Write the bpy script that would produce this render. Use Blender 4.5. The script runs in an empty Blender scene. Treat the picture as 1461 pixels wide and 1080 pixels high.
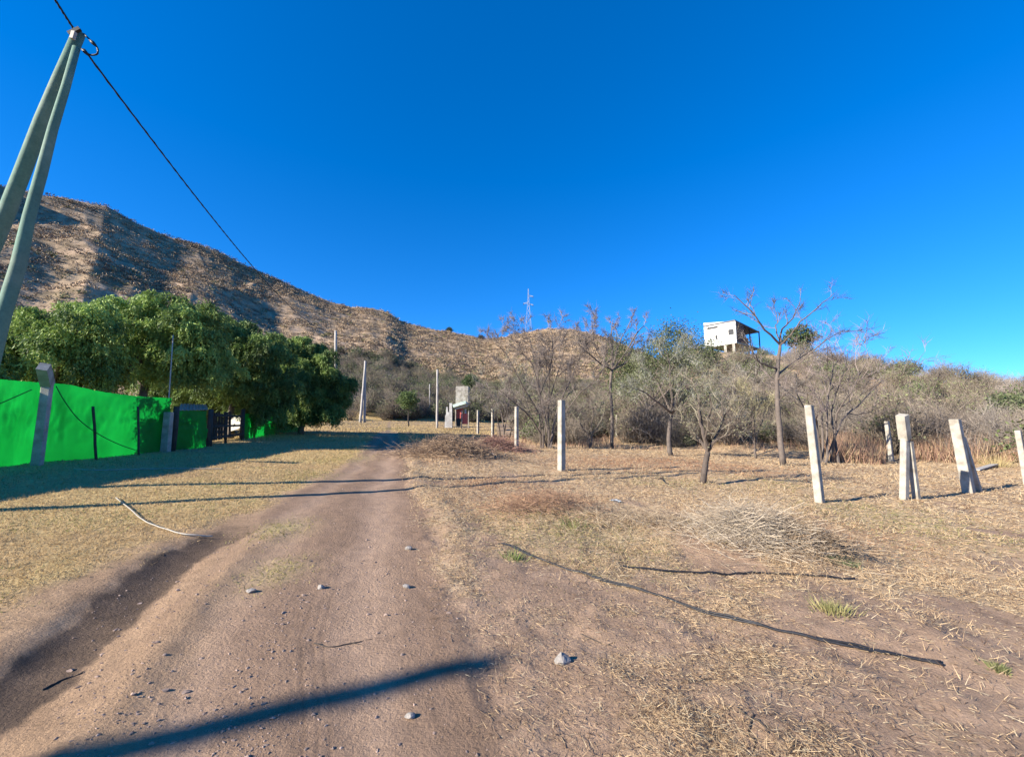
import bpy, math, random
import numpy as np
from mathutils import Vector, Matrix

random.seed(7)
rng = np.random.default_rng(11)
sc = bpy.context.scene
COL = sc.collection
R = math.radians

# ------------------------------------------------------------------ camera
F = 600.0                      # focal length in photo pixels (photo is 1461 x 1080)
CX, CY = 730.5, 540.0
CAMZ = 1.6
PITCH = math.atan(70 / F)
cam_d = bpy.data.cameras.new('camera')
cam = bpy.data.objects.new('camera', cam_d)
COL.objects.link(cam)
cam_d.sensor_width = 36
cam_d.sensor_fit = 'HORIZONTAL'
cam_d.lens = 36 * F / 1461
cam_d.clip_start = 0.05
cam_d.clip_end = 3000
cam.location = (0, 0, CAMZ)
cam.rotation_euler = (math.pi / 2 + PITCH, 0, 0)
sc.camera = cam
CP, SP = math.cos(PITCH), math.sin(PITCH)


def ray(px, py):
    u, v = (px - CX) / F, (CY - py) / F
    return Vector((u, CP - v * SP, SP + v * CP))


def at(px, py, depth):
    """world point seen at a photo pixel, at world distance y = depth"""
    d = ray(px, py)
    return Vector((0, 0, CAMZ)) + d * (depth / d.y)


# ------------------------------------------------------------------ sun / sky
SUN_EL = R(24)
SUN_DIR_SHADOW = R(28)         # shadows run to the right and away by this angle
sdx, sdy = math.cos(SUN_DIR_SHADOW), math.sin(SUN_DIR_SHADOW)
sun_vec = Vector((-sdx * math.cos(SUN_EL), -sdy * math.cos(SUN_EL), math.sin(SUN_EL)))
sd = bpy.data.lights.new('sun', 'SUN')
sd.energy = 5.0
sd.angle = R(0.53)
sd.color = (1.0, 0.925, 0.79)
so = bpy.data.objects.new('sun', sd)
COL.objects.link(so)
so.rotation_euler = (-sun_vec).to_track_quat('-Z', 'Y').to_euler()
so.location = (-20, -10, 30)

w = bpy.data.worlds.new('World')
sc.world = w
w.use_nodes = True
nt = w.node_tree
for n in list(nt.nodes):
    nt.nodes.remove(n)
sky = nt.nodes.new('ShaderNodeTexSky')
sky.sky_type = 'NISHITA'
sky.sun_disc = False
sky.sun_elevation = SUN_EL
sky.sun_rotation = math.atan2(sun_vec.x, sun_vec.y)
sky.air_density = 0.8
sky.dust_density = 0.0
sky.ozone_density = 4.0
sky.altitude = 900
hs = nt.nodes.new('ShaderNodeHueSaturation')
hs.inputs['Saturation'].default_value = 1.30
hs.inputs['Value'].default_value = 1.0
bg = nt.nodes.new('ShaderNodeBackground')
bg.inputs['Strength'].default_value = 0.100
wo = nt.nodes.new('ShaderNodeOutputWorld')
nt.links.new(sky.outputs[0], hs.inputs['Color'])
tn = nt.nodes.new('ShaderNodeVectorMath')
tn.operation = 'MULTIPLY'
tn.inputs[1].default_value = (0.72, 1.07, 1.20)
nt.links.new(hs.outputs[0], tn.inputs[0])
mx = nt.nodes.new('ShaderNodeVectorMath')
mx.operation = 'MAXIMUM'
gm = nt.nodes.new('ShaderNodeGamma')
gm.inputs['Gamma'].default_value = 0.8
t2n = nt.nodes.new('ShaderNodeVectorMath')
t2n.operation = 'MULTIPLY'
t2n.inputs[1].default_value = (0.72, 0.97, 1.26)
nt.links.new(tn.outputs[0], mx.inputs[0])
nt.links.new(mx.outputs[0], gm.inputs['Color'])
nt.links.new(gm.outputs[0], t2n.inputs[0])
nt.links.new(t2n.outputs[0], bg.inputs['Color'])
nt.links.new(bg.outputs[0], wo.inputs['Surface'])
sc.view_settings.view_transform = 'Standard'
sc.view_settings.look = 'None'
sc.view_settings.exposure = 1.28
sc.view_settings.gamma = 1
sc.view_settings.use_curve_mapping = False
sc.cycles.max_bounces = 6
sc.cycles.transparent_max_bounces = 12
sc.cycles.use_denoising = True


# ------------------------------------------------------------------ noise
def _hash(ix, iy, seed):
    h = (ix.astype(np.int64) * 374761393 + iy.astype(np.int64) * 668265263 + seed * 1442695041) & 0xFFFFFFFF
    h = ((h ^ (h >> 13)) * 1274126177) & 0xFFFFFFFF
    h = h ^ (h >> 16)
    return (h & 0xFFFFFF) / float(0xFFFFFF)


def vn(x, y, seed=0):
    x = np.asarray(x, float)
    y = np.asarray(y, float)
    ix, iy = np.floor(x), np.floor(y)
    fx, fy = x - ix, y - iy
    fx = fx * fx * fx * (fx * (fx * 6 - 15) + 10)
    fy = fy * fy * fy * (fy * (fy * 6 - 15) + 10)
    a, b = _hash(ix, iy, seed), _hash(ix + 1, iy, seed)
    c, d = _hash(ix, iy + 1, seed), _hash(ix + 1, iy + 1, seed)
    return (a + (b - a) * fx) * (1 - fy) + (c + (d - c) * fx) * fy


def fbm(x, y, seed=0, oct=4, gain=0.5):
    """-1..1"""
    s, a, t = 0.0, 1.0, 0.0
    ca, sa = math.cos(0.6), math.sin(0.6)
    x = np.asarray(x, float)
    y = np.asarray(y, float)
    for k in range(oct):
        s = s + a * (vn(x, y, seed + 17 * k) * 2 - 1)
        t += a
        a *= gain
        x, y = (x * ca - y * sa) * 2.03 + 5.1, (x * sa + y * ca) * 2.03 - 3.7
    return s / t


def sstep(a, b, x):
    t = np.clip((np.asarray(x, float) - a) / (b - a), 0, 1)
    return t * t * (3 - 2 * t)


# ------------------------------------------------------------------ terrain
def base_h(x, y):
    x = np.asarray(x, float)
    y = np.asarray(y, float)
    xs = 60 * np.tanh(x / 60)
    ys = np.where(y > 70, 70 + 30 * np.tanh((y - 70) / 30), y)
    ys = np.where(ys < -30, -30, ys)
    q = np.clip(y - 25, 0, 36)
    return 0.025 * ys - 0.035 * xs + 0.0004 * q * q


def pick_plane(px, py):
    d = ray(px, py)
    t = np.concatenate([np.linspace(1.0, 40, 2000), np.linspace(40, 160, 2000)])
    f = (CAMZ + d.z * t) - base_h(d.x * t, d.y * t)
    i = int(np.argmax(f < 0)) or len(t) - 1
    return d.x * t[i], d.y * t[i]


def azel(px, py):
    d = ray(px, py)
    return math.atan2(d.x, d.y), d.z / math.hypot(d.x, d.y)


def table(pts):
    a = [azel(px, py) for px, py in pts]
    return np.array([q[0] for q in a]), np.array([q[1] for q in a])


skyA, skyE = table([(0, 265), (50, 275), (110, 285), (150, 293), (180, 310), (230, 333), (300, 353), (345, 376),
                    (410, 405), (470, 430), (500, 438), (530, 440), (552, 445), (575, 460), (600, 466), (650, 476),
                    (690, 484), (720, 481), (745, 475), (780, 469), (820, 470), (860, 480), (900, 496), (960, 520),
                    (1040, 560), (1200, 604)])
skyA = np.concatenate([[-math.pi, R(-112), R(-92), R(-75), R(-60)], skyA, [R(60), math.pi]])
skyE = np.concatenate([[0, 0.0, 0.06, 0.32, 0.42], skyE, [0, 0]])
kA, kE = table([(620, 607), (700, 605), (760, 598), (850, 572), (900, 548), (940, 524), (970, 508), (1000, 500), (1050, 505),
                (1100, 507), (1200, 522), (1300, 536), (1400, 556), (1461, 562), (1700, 580), (2500, 598)])
kA = np.concatenate([[-math.pi, kA[0] - 0.02], kA, [R(100), math.pi]])
kE = np.concatenate([[-0.05, -0.02], kE, [0, -0.02]])
RA = np.array([-math.pi, R(-60), azel(0, 500)[0], azel(500, 500)[0], azel(700, 500)[0], azel(900, 500)[0], math.pi])
RM = np.array([300, 300, 300, 330, 345, 330, 300.])
R0 = np.array([130, 125, 108, 60, 66, 70, 70.])

# road edges in plan, from the photograph's pixels
Lp = [pick_plane(*p) for p in [(95, 1080), (150, 980), (215, 890), (300, 812), (345, 768), (375, 738), (425, 703), (470, 677), (512, 650), (530, 628), (545, 612)]]
Rp = [pick_plane(*p) for p in [(730, 1080), (672, 950), (640, 850), (612, 770), (592, 710), (580, 680), (574, 650), (570, 628), (563, 612)]]
Cp = [pick_plane(*p) for p in [(-75, 1080), (42, 990), (132, 905), (212, 840), (285, 785), (332, 764)]]


def by_y(pts, y):
    pts = sorted(pts, key=lambda q: q[1])
    Y = np.array([q[1] for q in pts])
    X = np.array([q[0] for q in pts])
    out = np.interp(y, Y, X)
    s0 = (X[1] - X[0]) / (Y[1] - Y[0])
    s1 = (X[-1] - X[-2]) / (Y[-1] - Y[-2])
    out = np.where(y < Y[0], X[0] + (y - Y[0]) * s0, out)
    return np.where(y > Y[-1], X[-1] + (y - Y[-1]) * s1, out)


def road_s(x, y):
    l, r = by_y(Lp, y), by_y(Rp, y)
    wob = 0.10 * fbm(x * 0.9, y * 0.9, 31, 3) * np.clip(y / 4, .5, 2.5)
    return (x - l + wob) / (r - l)


def rut_d(x, y):
    """distance to the dark rut left of the road, and its strength"""
    c = by_y(Cp, y)
    y1 = max(q[1] for q in Cp)
    k = 1 - sstep(y1 - 0.5, y1 + 0.8, y)
    return np.abs(x - c + 0.06 * fbm(x * 2, y * 2, 5, 3)), k


def side_d(x, y):
    c = by_y(Cp, y)
    return x - c


SPURS = [(22, .06, .10, .70, 10, 85, 25), (120, .04, .52, .82, 4.5, 40, 15), (262, .08, .20, .66, 6.0, 55, 18)]


def hills(x, y):
    r = np.hypot(x, y)
    a = np.arctan2(x, y)
    b = base_h(x, y)
    e = np.interp(a, skyA, skyE)
    rm = np.interp(a, RA, RM)
    r0 = np.interp(a, RA, R0)
    Hm = np.maximum(CAMZ + e * rm - base_h(np.sin(a) * rm, np.cos(a) * rm), 0)
    u = (r - r0) / (rm - r0)
    uc = np.clip(u, 0, 1)
    prof = np.where(u < 1, uc * (0.66 + 0.34 * uc), np.clip(1 - (r - rm) / 260, 0, 1))
    hm = Hm * prof
    env = sstep(0.0, 0.25, u) * (1 - sstep(0.7, 1.05, u))
    # spurs and gullies running down the slope
    aa = a * 14 + 0.8 * fbm(x / 60, y / 60, 77, 2)
    g1 = 1 - np.abs(fbm(aa, r / 160, 41, 2)) * 2
    hm = hm + env * (2.6 * fbm(x / 60, y / 60, 8, 3) + 1.3 * g1) * np.clip(Hm / 70, 0, 1.3)
    hm = hm + sstep(0.0, 0.15, u) * (0.30 * fbm(x / 9, y / 9, 9, 3) + 0.22 * fbm(x / 2.2, y / 2.2, 19, 2)) * np.clip(Hm / 20, 0, 1)
    for (spx, slant, u0, u1, amp, wl, wr) in SPURS:
        a0 = azel(spx, 400)[0] + slant * (u - 0.5)
        dl = (a - a0) * r
        f = np.where(dl < 0, np.exp(-(dl / wl) ** 2), np.exp(-(dl / wr) ** 2))
        hm = hm + amp * f * sstep(u0, u0 + .2, u) * (1 - sstep(u1 - .2, u1, u)) * (1 + .25 * fbm(x / 18, y / 18, 12, 3))
    ek = np.interp(a, kA, kE)
    rk, k0 = 74.0, 27.0
    Hk = np.maximum(CAMZ + ek * rk - base_h(np.sin(a) * rk, np.cos(a) * rk), 0)
    uk = (r - k0) / (rk - k0)
    ukc = np.clip(uk, 0, 1)
    pk = np.where(uk < 1, ukc * (0.55 + 0.45 * ukc), np.clip(1 - ((r - rk) / 60) ** 2 * 1.0, 0, 1) * (r < rk + 60))
    hk = Hk * pk + sstep(0, .3, uk) * 0.35 * fbm(x / 5, y / 5, 27, 3) * np.clip(Hk / 3, 0, 1)
    return b, hm, hk, u, uk


def terrain(x, y):
    x = np.asarray(x, float)
    y = np.asarray(y, float)
    b, hm, hk, u, uk = hills(x, y)
    h = b + np.maximum(hm, hk)
    r = np.hypot(x, y)
    near = 1 - sstep(25, 60, r)
    s = road_s(x, y)
    road = sstep(-0.03, 0.05, s) * (1 - sstep(0.95, 1.03, s)) * (1 - sstep(45, 60, y))
    d, k = rut_d(x, y)
    # rough field, smooth road
    rough = 0.065 * fbm(x * 0.8, y * 0.8, 3, 4) + 0.035 * np.maximum(fbm(x * 2.6, y * 2.6, 13, 3), -0.1)
    rough = rough * (0.3 + 0.7 * sstep(0.2, 1.0, s))
    sm = 0.006 * fbm(x * 0.7, y * 0.7, 3, 3) + 0.006 * fbm(x * 6, y * 6, 14, 3)
    h = h + near * (rough * (1 - road) + sm * road)
    # wheel tracks: two shallow hollows, a crown between
    tr = np.exp(-((s - 0.24) / 0.09) ** 2) + np.exp(-((s - 0.68) / 0.11) ** 2)
    h = h - near * road * 0.010 * tr
    for s0 in (0.50, 0.535, 0.565):
        h = h - near * road * .0018 * sstep(-.3, .5, fbm(x * .9, y * .9, 33, 3)) * np.exp(-((s - s0 - .01 * fbm(x * 2, y * .5, 3, 2)) / .008) ** 2) * np.clip(1 - y / 14, 0, 1)
    # the washed out rut left of the road and its raised lips
    ds = side_d(x, y) + 0.05 * fbm(x * 3, y * 3, 6, 3)
    h = h - near * k * (0.05 * np.exp(-(d / 0.30) ** 2) - 0.02 * np.exp(-((ds - 0.52) / 0.13) ** 2))
    h = h + near * k * 0.03 * (1 - sstep(-0.50, -0.14, ds)) * np.exp(-np.maximum(-ds - 0.4, 0) / 1.6)
    # banks
    h = h + near * 0.03 * np.exp(-((s - 1.14) / 0.12) ** 2) * sstep(3, 6, y)
    # mound under the straw heap in the field
    for (mx, my, mr, mh) in MOUNDS:
        h = h + mh * np.exp(-((x - mx) ** 2 + (y - my) ** 2) / mr ** 2)
    return h


MOUNDS = []
for (px, py, mr, mh) in [(1060, 770, 0.9, 0.12), (640, 655, 1.8, 0.25), (705, 642, 1.3, 0.16), (800, 735, 1.1, 0.16), (930, 760, 0.8, .06)]:
    q = pick_plane(px, py)
    MOUNDS.append((q[0], q[1], mr, mh))


def tz(x, y):
    return float(terrain(np.array([x]), np.array([y]))[0])


def hit(px, py):
    d = ray(px, py)
    t = np.exp(np.linspace(math.log(0.8), math.log(700), 5000))
    f = (CAMZ + d.z * t) - terrain(d.x * t, d.y * t)
    i = int(np.argmax(f < 0))
    if i == 0:
        i = len(t) - 1
    t0, t1, f0, f1 = t[i - 1], t[i], f[i - 1], f[i]
    tt = t0 + (t1 - t0) * (f0 / (f0 - f1 + 1e-12))
    return Vector((d.x * tt, d.y * tt, CAMZ + d.z * tt))


def place(px, depth, py=600):
    """ground point below the photo column px at a given distance"""
    p = at(px, py, depth)
    return Vector((p.x, depth, tz(p.x, depth)))


# ------------------------------------------------------------------ mesh helpers
class Geo:
    def __init__(s):
        s.v, s.t, s.q, s.c, s.n = [], [], [], [], 0

    def add(s, v, t=None, q=None, c=None):
        v = np.asarray(v, float).reshape(-1, 3)
        if t is not None and len(t):
            s.t.append(np.asarray(t, np.int64).reshape(-1, 3) + s.n)
        if q is not None and len(q):
            s.q.append(np.asarray(q, np.int64).reshape(-1, 4) + s.n)
        if c is None:
            c = np.ones((len(v), 3))
        s.c.append(np.broadcast_to(np.asarray(c, float), (len(v), 3)))
        s.v.append(v)
        s.n += len(v)

    def arrays(s):
        v = np.concatenate(s.v) if s.v else np.zeros((0, 3))
        t = np.concatenate(s.t) if s.t else np.zeros((0, 3), np.int64)
        q = np.concatenate(s.q) if s.q else np.zeros((0, 4), np.int64)
        c = np.concatenate(s.c) if s.c else np.zeros((0, 3))
        return v, t, q, c

    def mesh(s, name, smooth=False):
        v, t, q, c = s.arrays()
        return raw_mesh(name, v, t, q, c, smooth)


def raw_mesh(name, v, t, q, c=None, smooth=False):
    me = bpy.data.meshes.new(name)
    me.vertices.add(len(v))
    me.vertices.foreach_set('co', np.ascontiguousarray(v, np.float32).ravel())
    nl = len(t) * 3 + len(q) * 4
    me.loops.add(nl)
    me.loops.foreach_set('vertex_index', np.concatenate([t.ravel(), q.ravel()]).astype(np.int32))
    me.polygons.add(len(t) + len(q))
    ls = np.concatenate([np.arange(len(t)) * 3, len(t) * 3 + np.arange(len(q)) * 4]).astype(np.int32)
    me.polygons.foreach_set('loop_start', ls)
    me.polygons.foreach_set('use_smooth', np.full(len(ls), smooth, dtype=bool))
    if c is not None:
        at_ = me.attributes.new('Col', 'FLOAT_COLOR', 'POINT')
        c4 = np.ones((len(v), 4), np.float32)
        c4[:, :3] = c
        at_.data.foreach_set('color', c4.ravel())
    me.update(calc_edges=True)
    me.validate()
    return me


def link(name, me, mat, parent=None, loc=None):
    o = bpy.data.objects.new(name, me)
    COL.objects.link(o)
    if mat is not None and me is not None and len(me.materials) == 0:
        me.materials.append(mat)
    if parent:
        o.parent = parent
    if loc is not None:
        o.location = loc
    return o


def obj(name, g, mat, parent=None, smooth=False, loc=None):
    return link(name, g.mesh(name, smooth), mat, parent, loc)


def tag(o, label=None, cat=None, group=None, kind=None):
    if label:
        o['label'] = label
    if cat:
        o['category'] = cat
    if group:
        o['group'] = group
    if kind:
        o['kind'] = kind
    return o


def thing(name, label, cat, loc=(0, 0, 0), group=None):
    o = bpy.data.objects.new(name, None)
    o.empty_display_size = 0.3
    COL.objects.link(o)
    o.location = loc
    return tag(o, label, cat, group)


def tube(g, pts, rad, sides=6, c=(1, 1, 1), cap=True):
    pts = np.array([tuple(p) for p in pts], float)
    n = len(pts)
    rad = np.broadcast_to(np.asarray(rad, float), (n,))
    tan = np.gradient(pts, axis=0)
    tan /= np.linalg.norm(tan, axis=1)[:, None] + 1e-12
    ref = np.array([0.0, 0, 1]) if abs(tan[:, 2]).mean() < 0.8 else np.array([0.31, 0.95, 0.0])
    a = np.cross(tan, ref)
    a /= np.linalg.norm(a, axis=1)[:, None] + 1e-12
    b = np.cross(tan, a)
    th = np.arange(sides) * 2 * math.pi / sides
    ring = a[:, None, :] * np.cos(th)[None, :, None] + b[:, None, :] * np.sin(th)[None, :, None]
    v = pts[:, None, :] + ring * rad[:, None, None]
    i, j = np.meshgrid(np.arange(n - 1), np.arange(sides), indexing='ij')
    j2 = (j + 1) % sides
    q = np.stack([i * sides + j, i * sides + j2, (i + 1) * sides + j2, (i + 1) * sides + j], -1).reshape(-1, 4)
    t = []
    v = v.reshape(-1, 3)
    if cap:
        v = np.concatenate([v, pts[:1], pts[-1:]])
        k = n * sides
        for jj in range(sides):
            t.append((k, (jj + 1) % sides, jj))
            t.append((k + 1, (n - 1) * sides + jj, (n - 1) * sides + (jj + 1) % sides))
    g.add(v, np.array(t, np.int64).reshape(-1, 3), q, c)


def spikes(g, b, d, rad, c):
    """thin three sided twigs: base points, vectors to the tip, radius, colour"""
    b, d = np.asarray(b, float), np.asarray(d, float)
    n = len(b)
    if n == 0:
        return
    rad = np.broadcast_to(np.asarray(rad, float), (n,))
    c = np.broadcast_to(np.asarray(c, float), (n, 3))
    dn = d / (np.linalg.norm(d, axis=1)[:, None] + 1e-12)
    ref = np.where(np.abs(dn[:, 2:3]) < 0.9, np.array([[0, 0, 1.0]]), np.array([[1.0, 0, 0]]))
    a = np.cross(dn, ref)
    a /= np.linalg.norm(a, axis=1)[:, None] + 1e-12
    e = np.cross(dn, a)
    v = np.zeros((n, 4, 3))
    for k in range(3):
        th = k * 2 * math.pi / 3
        v[:, k] = b + (a * math.cos(th) + e * math.sin(th)) * rad[:, None]
    v[:, 3] = b + d
    o = np.arange(n)[:, None] * 4
    t = np.concatenate([o + np.array([[0, 1, 3]]), o + np.array([[1, 2, 3]]), o + np.array([[2, 0, 3]])], 0)
    g.add(v.reshape(-1, 3), t, None, np.repeat(c, 4, axis=0))


def blades(g, b, d, wd, c):
    """flat tapering blades, one triangle each"""
    n = len(b)
    if n == 0:
        return
    side = np.cross(d, rng.normal(size=(n, 3)))
    side /= np.linalg.norm(side, axis=1)[:, None] + 1e-12
    wd = np.broadcast_to(wd, (n,))[:, None]
    v = np.stack([b - side * wd / 2, b + side * wd / 2, b + d], 1).reshape(-1, 3)
    t = (np.arange(n)[:, None] * 3 + np.array([[0, 1, 2]]))
    g.add(v, t, None, np.repeat(c, 3, axis=0))


def leaves(g, p, d, wd, c, nrm=None):
    """diamond shaped leaves"""
    n = len(p)
    if n == 0:
        return
    if nrm is None:
        nrm = rng.normal(size=(n, 3))
    side = np.cross(d, nrm)
    side /= np.linalg.norm(side, axis=1)[:, None] + 1e-12
    wd = np.broadcast_to(wd, (n,))[:, None]
    m = p + d * 0.45
    v = np.stack([p, m + side * wd / 2, p + d, m - side * wd / 2], 1).reshape(-1, 3)
    q = (np.arange(n)[:, None] * 4 + np.array([[0, 1, 2, 3]]))
    g.add(v, None, q, np.repeat(c, 4, axis=0))


def box(g, c, sx, sy, sz, rz=0.0, c2=(1, 1, 1), taper=1.0, lean=(0, 0), bev=0.0):
    """box standing on c (its base centre)"""
    ca, sa = math.cos(rz), math.sin(rz)
    def ring(fx, fy, z, ox, oy):
        r = []
        bx = min(bev, fx * .4, fy * .4)
        if bx > 0:
            cs = [(-fx + bx, -fy), (fx - bx, -fy), (fx, -fy + bx), (fx, fy - bx), (fx - bx, fy), (-fx + bx, fy), (-fx, fy - bx), (-fx, -fy + bx)]
        else:
            cs = [(-fx, -fy), (fx, -fy), (fx, fy), (-fx, fy)]
        for (x, y) in cs:
            r.append((c[0] + x * ca - y * sa + ox, c[1] + x * sa + y * ca + oy, c[2] + z))
        return r
    zs = [(0, 1.0, 0)]
    if bev > 0:
        zs = [(0, 1.0, 0), (sz - bev, 1 + (taper - 1) * (1 - bev / sz), 0), (sz, taper, bev)]
    else:
        zs = [(0, 1.0, 0), (sz, taper, 0)]
    vs = []
    for (z, k, ins) in zs:
        vs += ring(sx / 2 * k - ins, sy / 2 * k - ins, z, lean[0] * z / sz, lean[1] * z / sz)
    m = len(vs) // len(zs)
    q, t = [], []
    for i in range(len(zs) - 1):
        for j in range(m):
            q.append((i * m + j, i * m + (j + 1) % m, (i + 1) * m + (j + 1) % m, (i + 1) * m + j))
    top = (len(zs) - 1) * m
    for j in range(1, m - 1):
        t.append((top, top + j, top + j + 1))
        t.append((0, j + 1, j))
    g.add(vs, t, q, c2)


def beam(g, p0, p1, wx, wy, c=(1, 1, 1), up=(0, 0, 1)):
    """rectangular bar between two points"""
    p0, p1 = np.array(tuple(p0), float), np.array(tuple(p1), float)
    d = p1 - p0
    d = d / np.linalg.norm(d)
    u = np.array(up, float)
    if abs(d @ u) > 0.95:
        u = np.array([0, 1.0, 0])
    a = np.cross(d, u)
    a /= np.linalg.norm(a)
    b = np.cross(a, d)
    v = []
    for p in (p0, p1):
        for (i, j) in ((-1, -1), (1, -1), (1, 1), (-1, 1)):
            v.append(p + a * i * wx / 2 + b * j * wy / 2)
    q = [(0, 1, 5, 4), (1, 2, 6, 5), (2, 3, 7, 6), (3, 0, 4, 7), (3, 2, 1, 0), (4, 5, 6, 7)]
    g.add(v, None, q, c)


# ------------------------------------------------------------------ materials
def mat(name, color=(0.5, 0.5, 0.5), rough=0.85, use_col=False, var=0.25, scale=8.0, scale2=60.0, bump=0.0, bscale=40.0,
        transl=0.0, spec=0.3, tint2=None, tscale=2.0, bdist=0.01):
    m = bpy.data.materials.new(name)
    m.use_nodes = True
    n = m.node_tree.nodes
    L = m.node_tree.links
    bs = n['Principled BSDF']
    bs.inputs['Roughness'].default_value = rough
    bs.inputs['Specular IOR Level'].default_value = spec
    out = n['Material Output']
    tc = n.new('ShaderNodeTexCoord')
    if use_col:
        a = n.new('ShaderNodeAttribute')
        a.attribute_name = 'Col'
        col = a.outputs['Color']
    else:
        rgb = n.new('ShaderNodeRGB')
        rgb.outputs[0].default_value = (*color, 1)
        col = rgb.outputs[0]
    if tint2 is not None:
        nz0 = n.new('ShaderNodeTexNoise')
        nz0.inputs['Scale'].default_value = tscale
        nz0.inputs['Detail'].default_value = 5
        L.new(tc.outputs['Object'], nz0.inputs['Vector'])
        rmp = n.new('ShaderNodeMapRange')
        rmp.inputs['From Min'].default_value = 0.45
        rmp.inputs['From Max'].default_value = 0.65
        L.new(nz0.outputs['Fac'], rmp.inputs['Value'])
        mx0 = n.new('ShaderNodeMix')
        mx0.data_type = 'RGBA'
        mx0.inputs['B'].default_value = (*tint2, 1)
        L.new(rmp.outputs['Result'], mx0.inputs['Factor'])
        L.new(col, mx0.inputs['A'])
        col = mx0.outputs['Result']
    if var > 0:
        for (s, k) in ((scale, var), (scale2, var * 0.8)):
            nz = n.new('ShaderNodeTexNoise')
            nz.inputs['Scale'].default_value = s
            nz.inputs['Detail'].default_value = 6
            nz.inputs['Roughness'].default_value = 0.65
            L.new(tc.outputs['Object'], nz.inputs['Vector'])
            mr = n.new('ShaderNodeMapRange')
            mr.inputs['From Min'].default_value = 0.3
            mr.inputs['From Max'].default_value = 0.7
            mr.inputs['To Min'].default_value = 1 - k
            mr.inputs['To Max'].default_value = 1 + k
            L.new(nz.outputs['Fac'], mr.inputs['Value'])
            vm = n.new('ShaderNodeVectorMath')
            vm.operation = 'SCALE'
            L.new(col, vm.inputs[0])
            L.new(mr.outputs['Result'], vm.inputs['Scale'])
            col = vm.outputs['Vector']
    L.new(col, bs.inputs['Base Color'])
    if bump > 0:
        bz = n.new('ShaderNodeTexNoise')
        bz.inputs['Scale'].default_value = bscale
        bz.inputs['Detail'].default_value = 8
        bz.inputs['Roughness'].default_value = 0.7
        L.new(tc.outputs['Object'], bz.inputs['Vector'])
        bp = n.new('ShaderNodeBump')
        bp.inputs['Strength'].default_value = bump
        bp.inputs['Distance'].default_value = bdist
        L.new(bz.outputs['Fac'], bp.inputs['Height'])
        L.new(bp.outputs['Normal'], bs.inputs['Normal'])
    if transl > 0:
        tr = n.new('ShaderNodeBsdfTranslucent')
        L.new(col, tr.inputs['Color'])
        ms = n.new('ShaderNodeMixShader')
        ms.inputs['Fac'].default_value = transl
        L.new(bs.outputs[0], ms.inputs[1])
        L.new(tr.outputs[0], ms.inputs[2])
        L.new(ms.outputs[0], out.inputs['Surface'])
    return m


M_ground = mat('dry_soil_and_straw', use_col=True, rough=0.95, var=0.22, scale=6, scale2=55, bump=0.9, bscale=38, spec=0.1, bdist=0.02)
M_road = mat('packed_dirt', use_col=True, rough=0.95, var=0.15, scale=7, scale2=110, bump=1.0, bscale=42, spec=0.1, bdist=0.02)
M_hill = mat('dry_hillside', use_col=True, rough=1.0, var=0.26, scale=0.35, scale2=1.6, bump=0.5, bscale=1.2, spec=0.05, bdist=0.5)
M_straw = mat('straw', use_col=True, rough=0.8, var=0.0, transl=0.25, spec=0.2)
M_bark = mat('grey_bark', use_col=True, rough=0.9, var=0.3, scale=6, scale2=40, bump=0.6, bscale=50)
M_twig = mat('twigs', use_col=True, rough=0.85, var=0.0, spec=0.15)
M_leaf = mat('leaves', use_col=True, rough=0.6, var=0.0, transl=0.25, spec=0.3)
M_conc = mat('pale_concrete', (0.37, 0.335, 0.285), rough=0.9, var=0.2, scale=5, scale2=60, bump=0.4, bscale=60, tint2=(0.25, 0.22, 0.18), tscale=4)
M_pole = mat('treated_timber', (0.10, 0.19, 0.14), rough=0.75, var=0.18, scale=3, scale2=30, bump=0.3, bscale=25, tint2=(0.14, 0.20, 0.15), tscale=1.5)
M_greypole = mat('weathered_timber', (0.36, 0.33, 0.30), rough=0.9, var=0.2, scale=4, scale2=30)
M_black = mat('black_rubber', (0.012, 0.012, 0.014), rough=0.5, var=0.2, scale=10)
M_hose = mat('black_polythene', (0.022, 0.022, 0.026), rough=0.55, var=0.35, scale=7, spec=0.3)
M_pale = mat('pale_plastic', (0.33, 0.30, 0.26), rough=0.5, var=0.15, scale=10)
M_white = mat('white_render', (0.66, 0.65, 0.62), rough=0.9, var=0.10, scale=1.5, scale2=14, tint2=(.5, .48, .45), tscale=1.1)
M_dark = mat('dark_opening', (0.02, 0.02, 0.025), rough=0.4, var=0.1)
M_brick = mat('dark_brickwork', (0.13, 0.07, 0.055), rough=0.95, var=0.35, scale=3, scale2=12)
M_redw = mat('red_painted_wall', (0.50, 0.13, 0.11), rough=0.9, var=0.2, scale=1.5, scale2=9)
M_roof = mat('roof_sheet', (0.10, 0.10, 0.11), rough=0.6, var=0.15)
M_wood = mat('dark_wood', (0.055, 0.045, 0.038), rough=0.9, var=0.3, scale=6, scale2=40)
M_steel = mat('galvanised_steel', (0.34, 0.36, 0.40), rough=0.5, var=0.08)
M_oldwhite = mat('old_whitewash', (0.50, 0.48, 0.45), rough=0.95, var=0.2, scale=1.5, scale2=9, tint2=(.30, .28, .26), tscale=1.6)
M_stone = mat('grey_stone', (0.25, 0.225, 0.205), rough=0.9, var=0.25, scale=12, scale2=70, bump=0.5, bscale=40)
M_gravel = mat('gravel', use_col=True, rough=0.95, var=0.15, scale=20, scale2=90)
M_palegreen = mat('faded_sheet', (0.50, 0.60, 0.52), rough=0.8, var=0.12)


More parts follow.
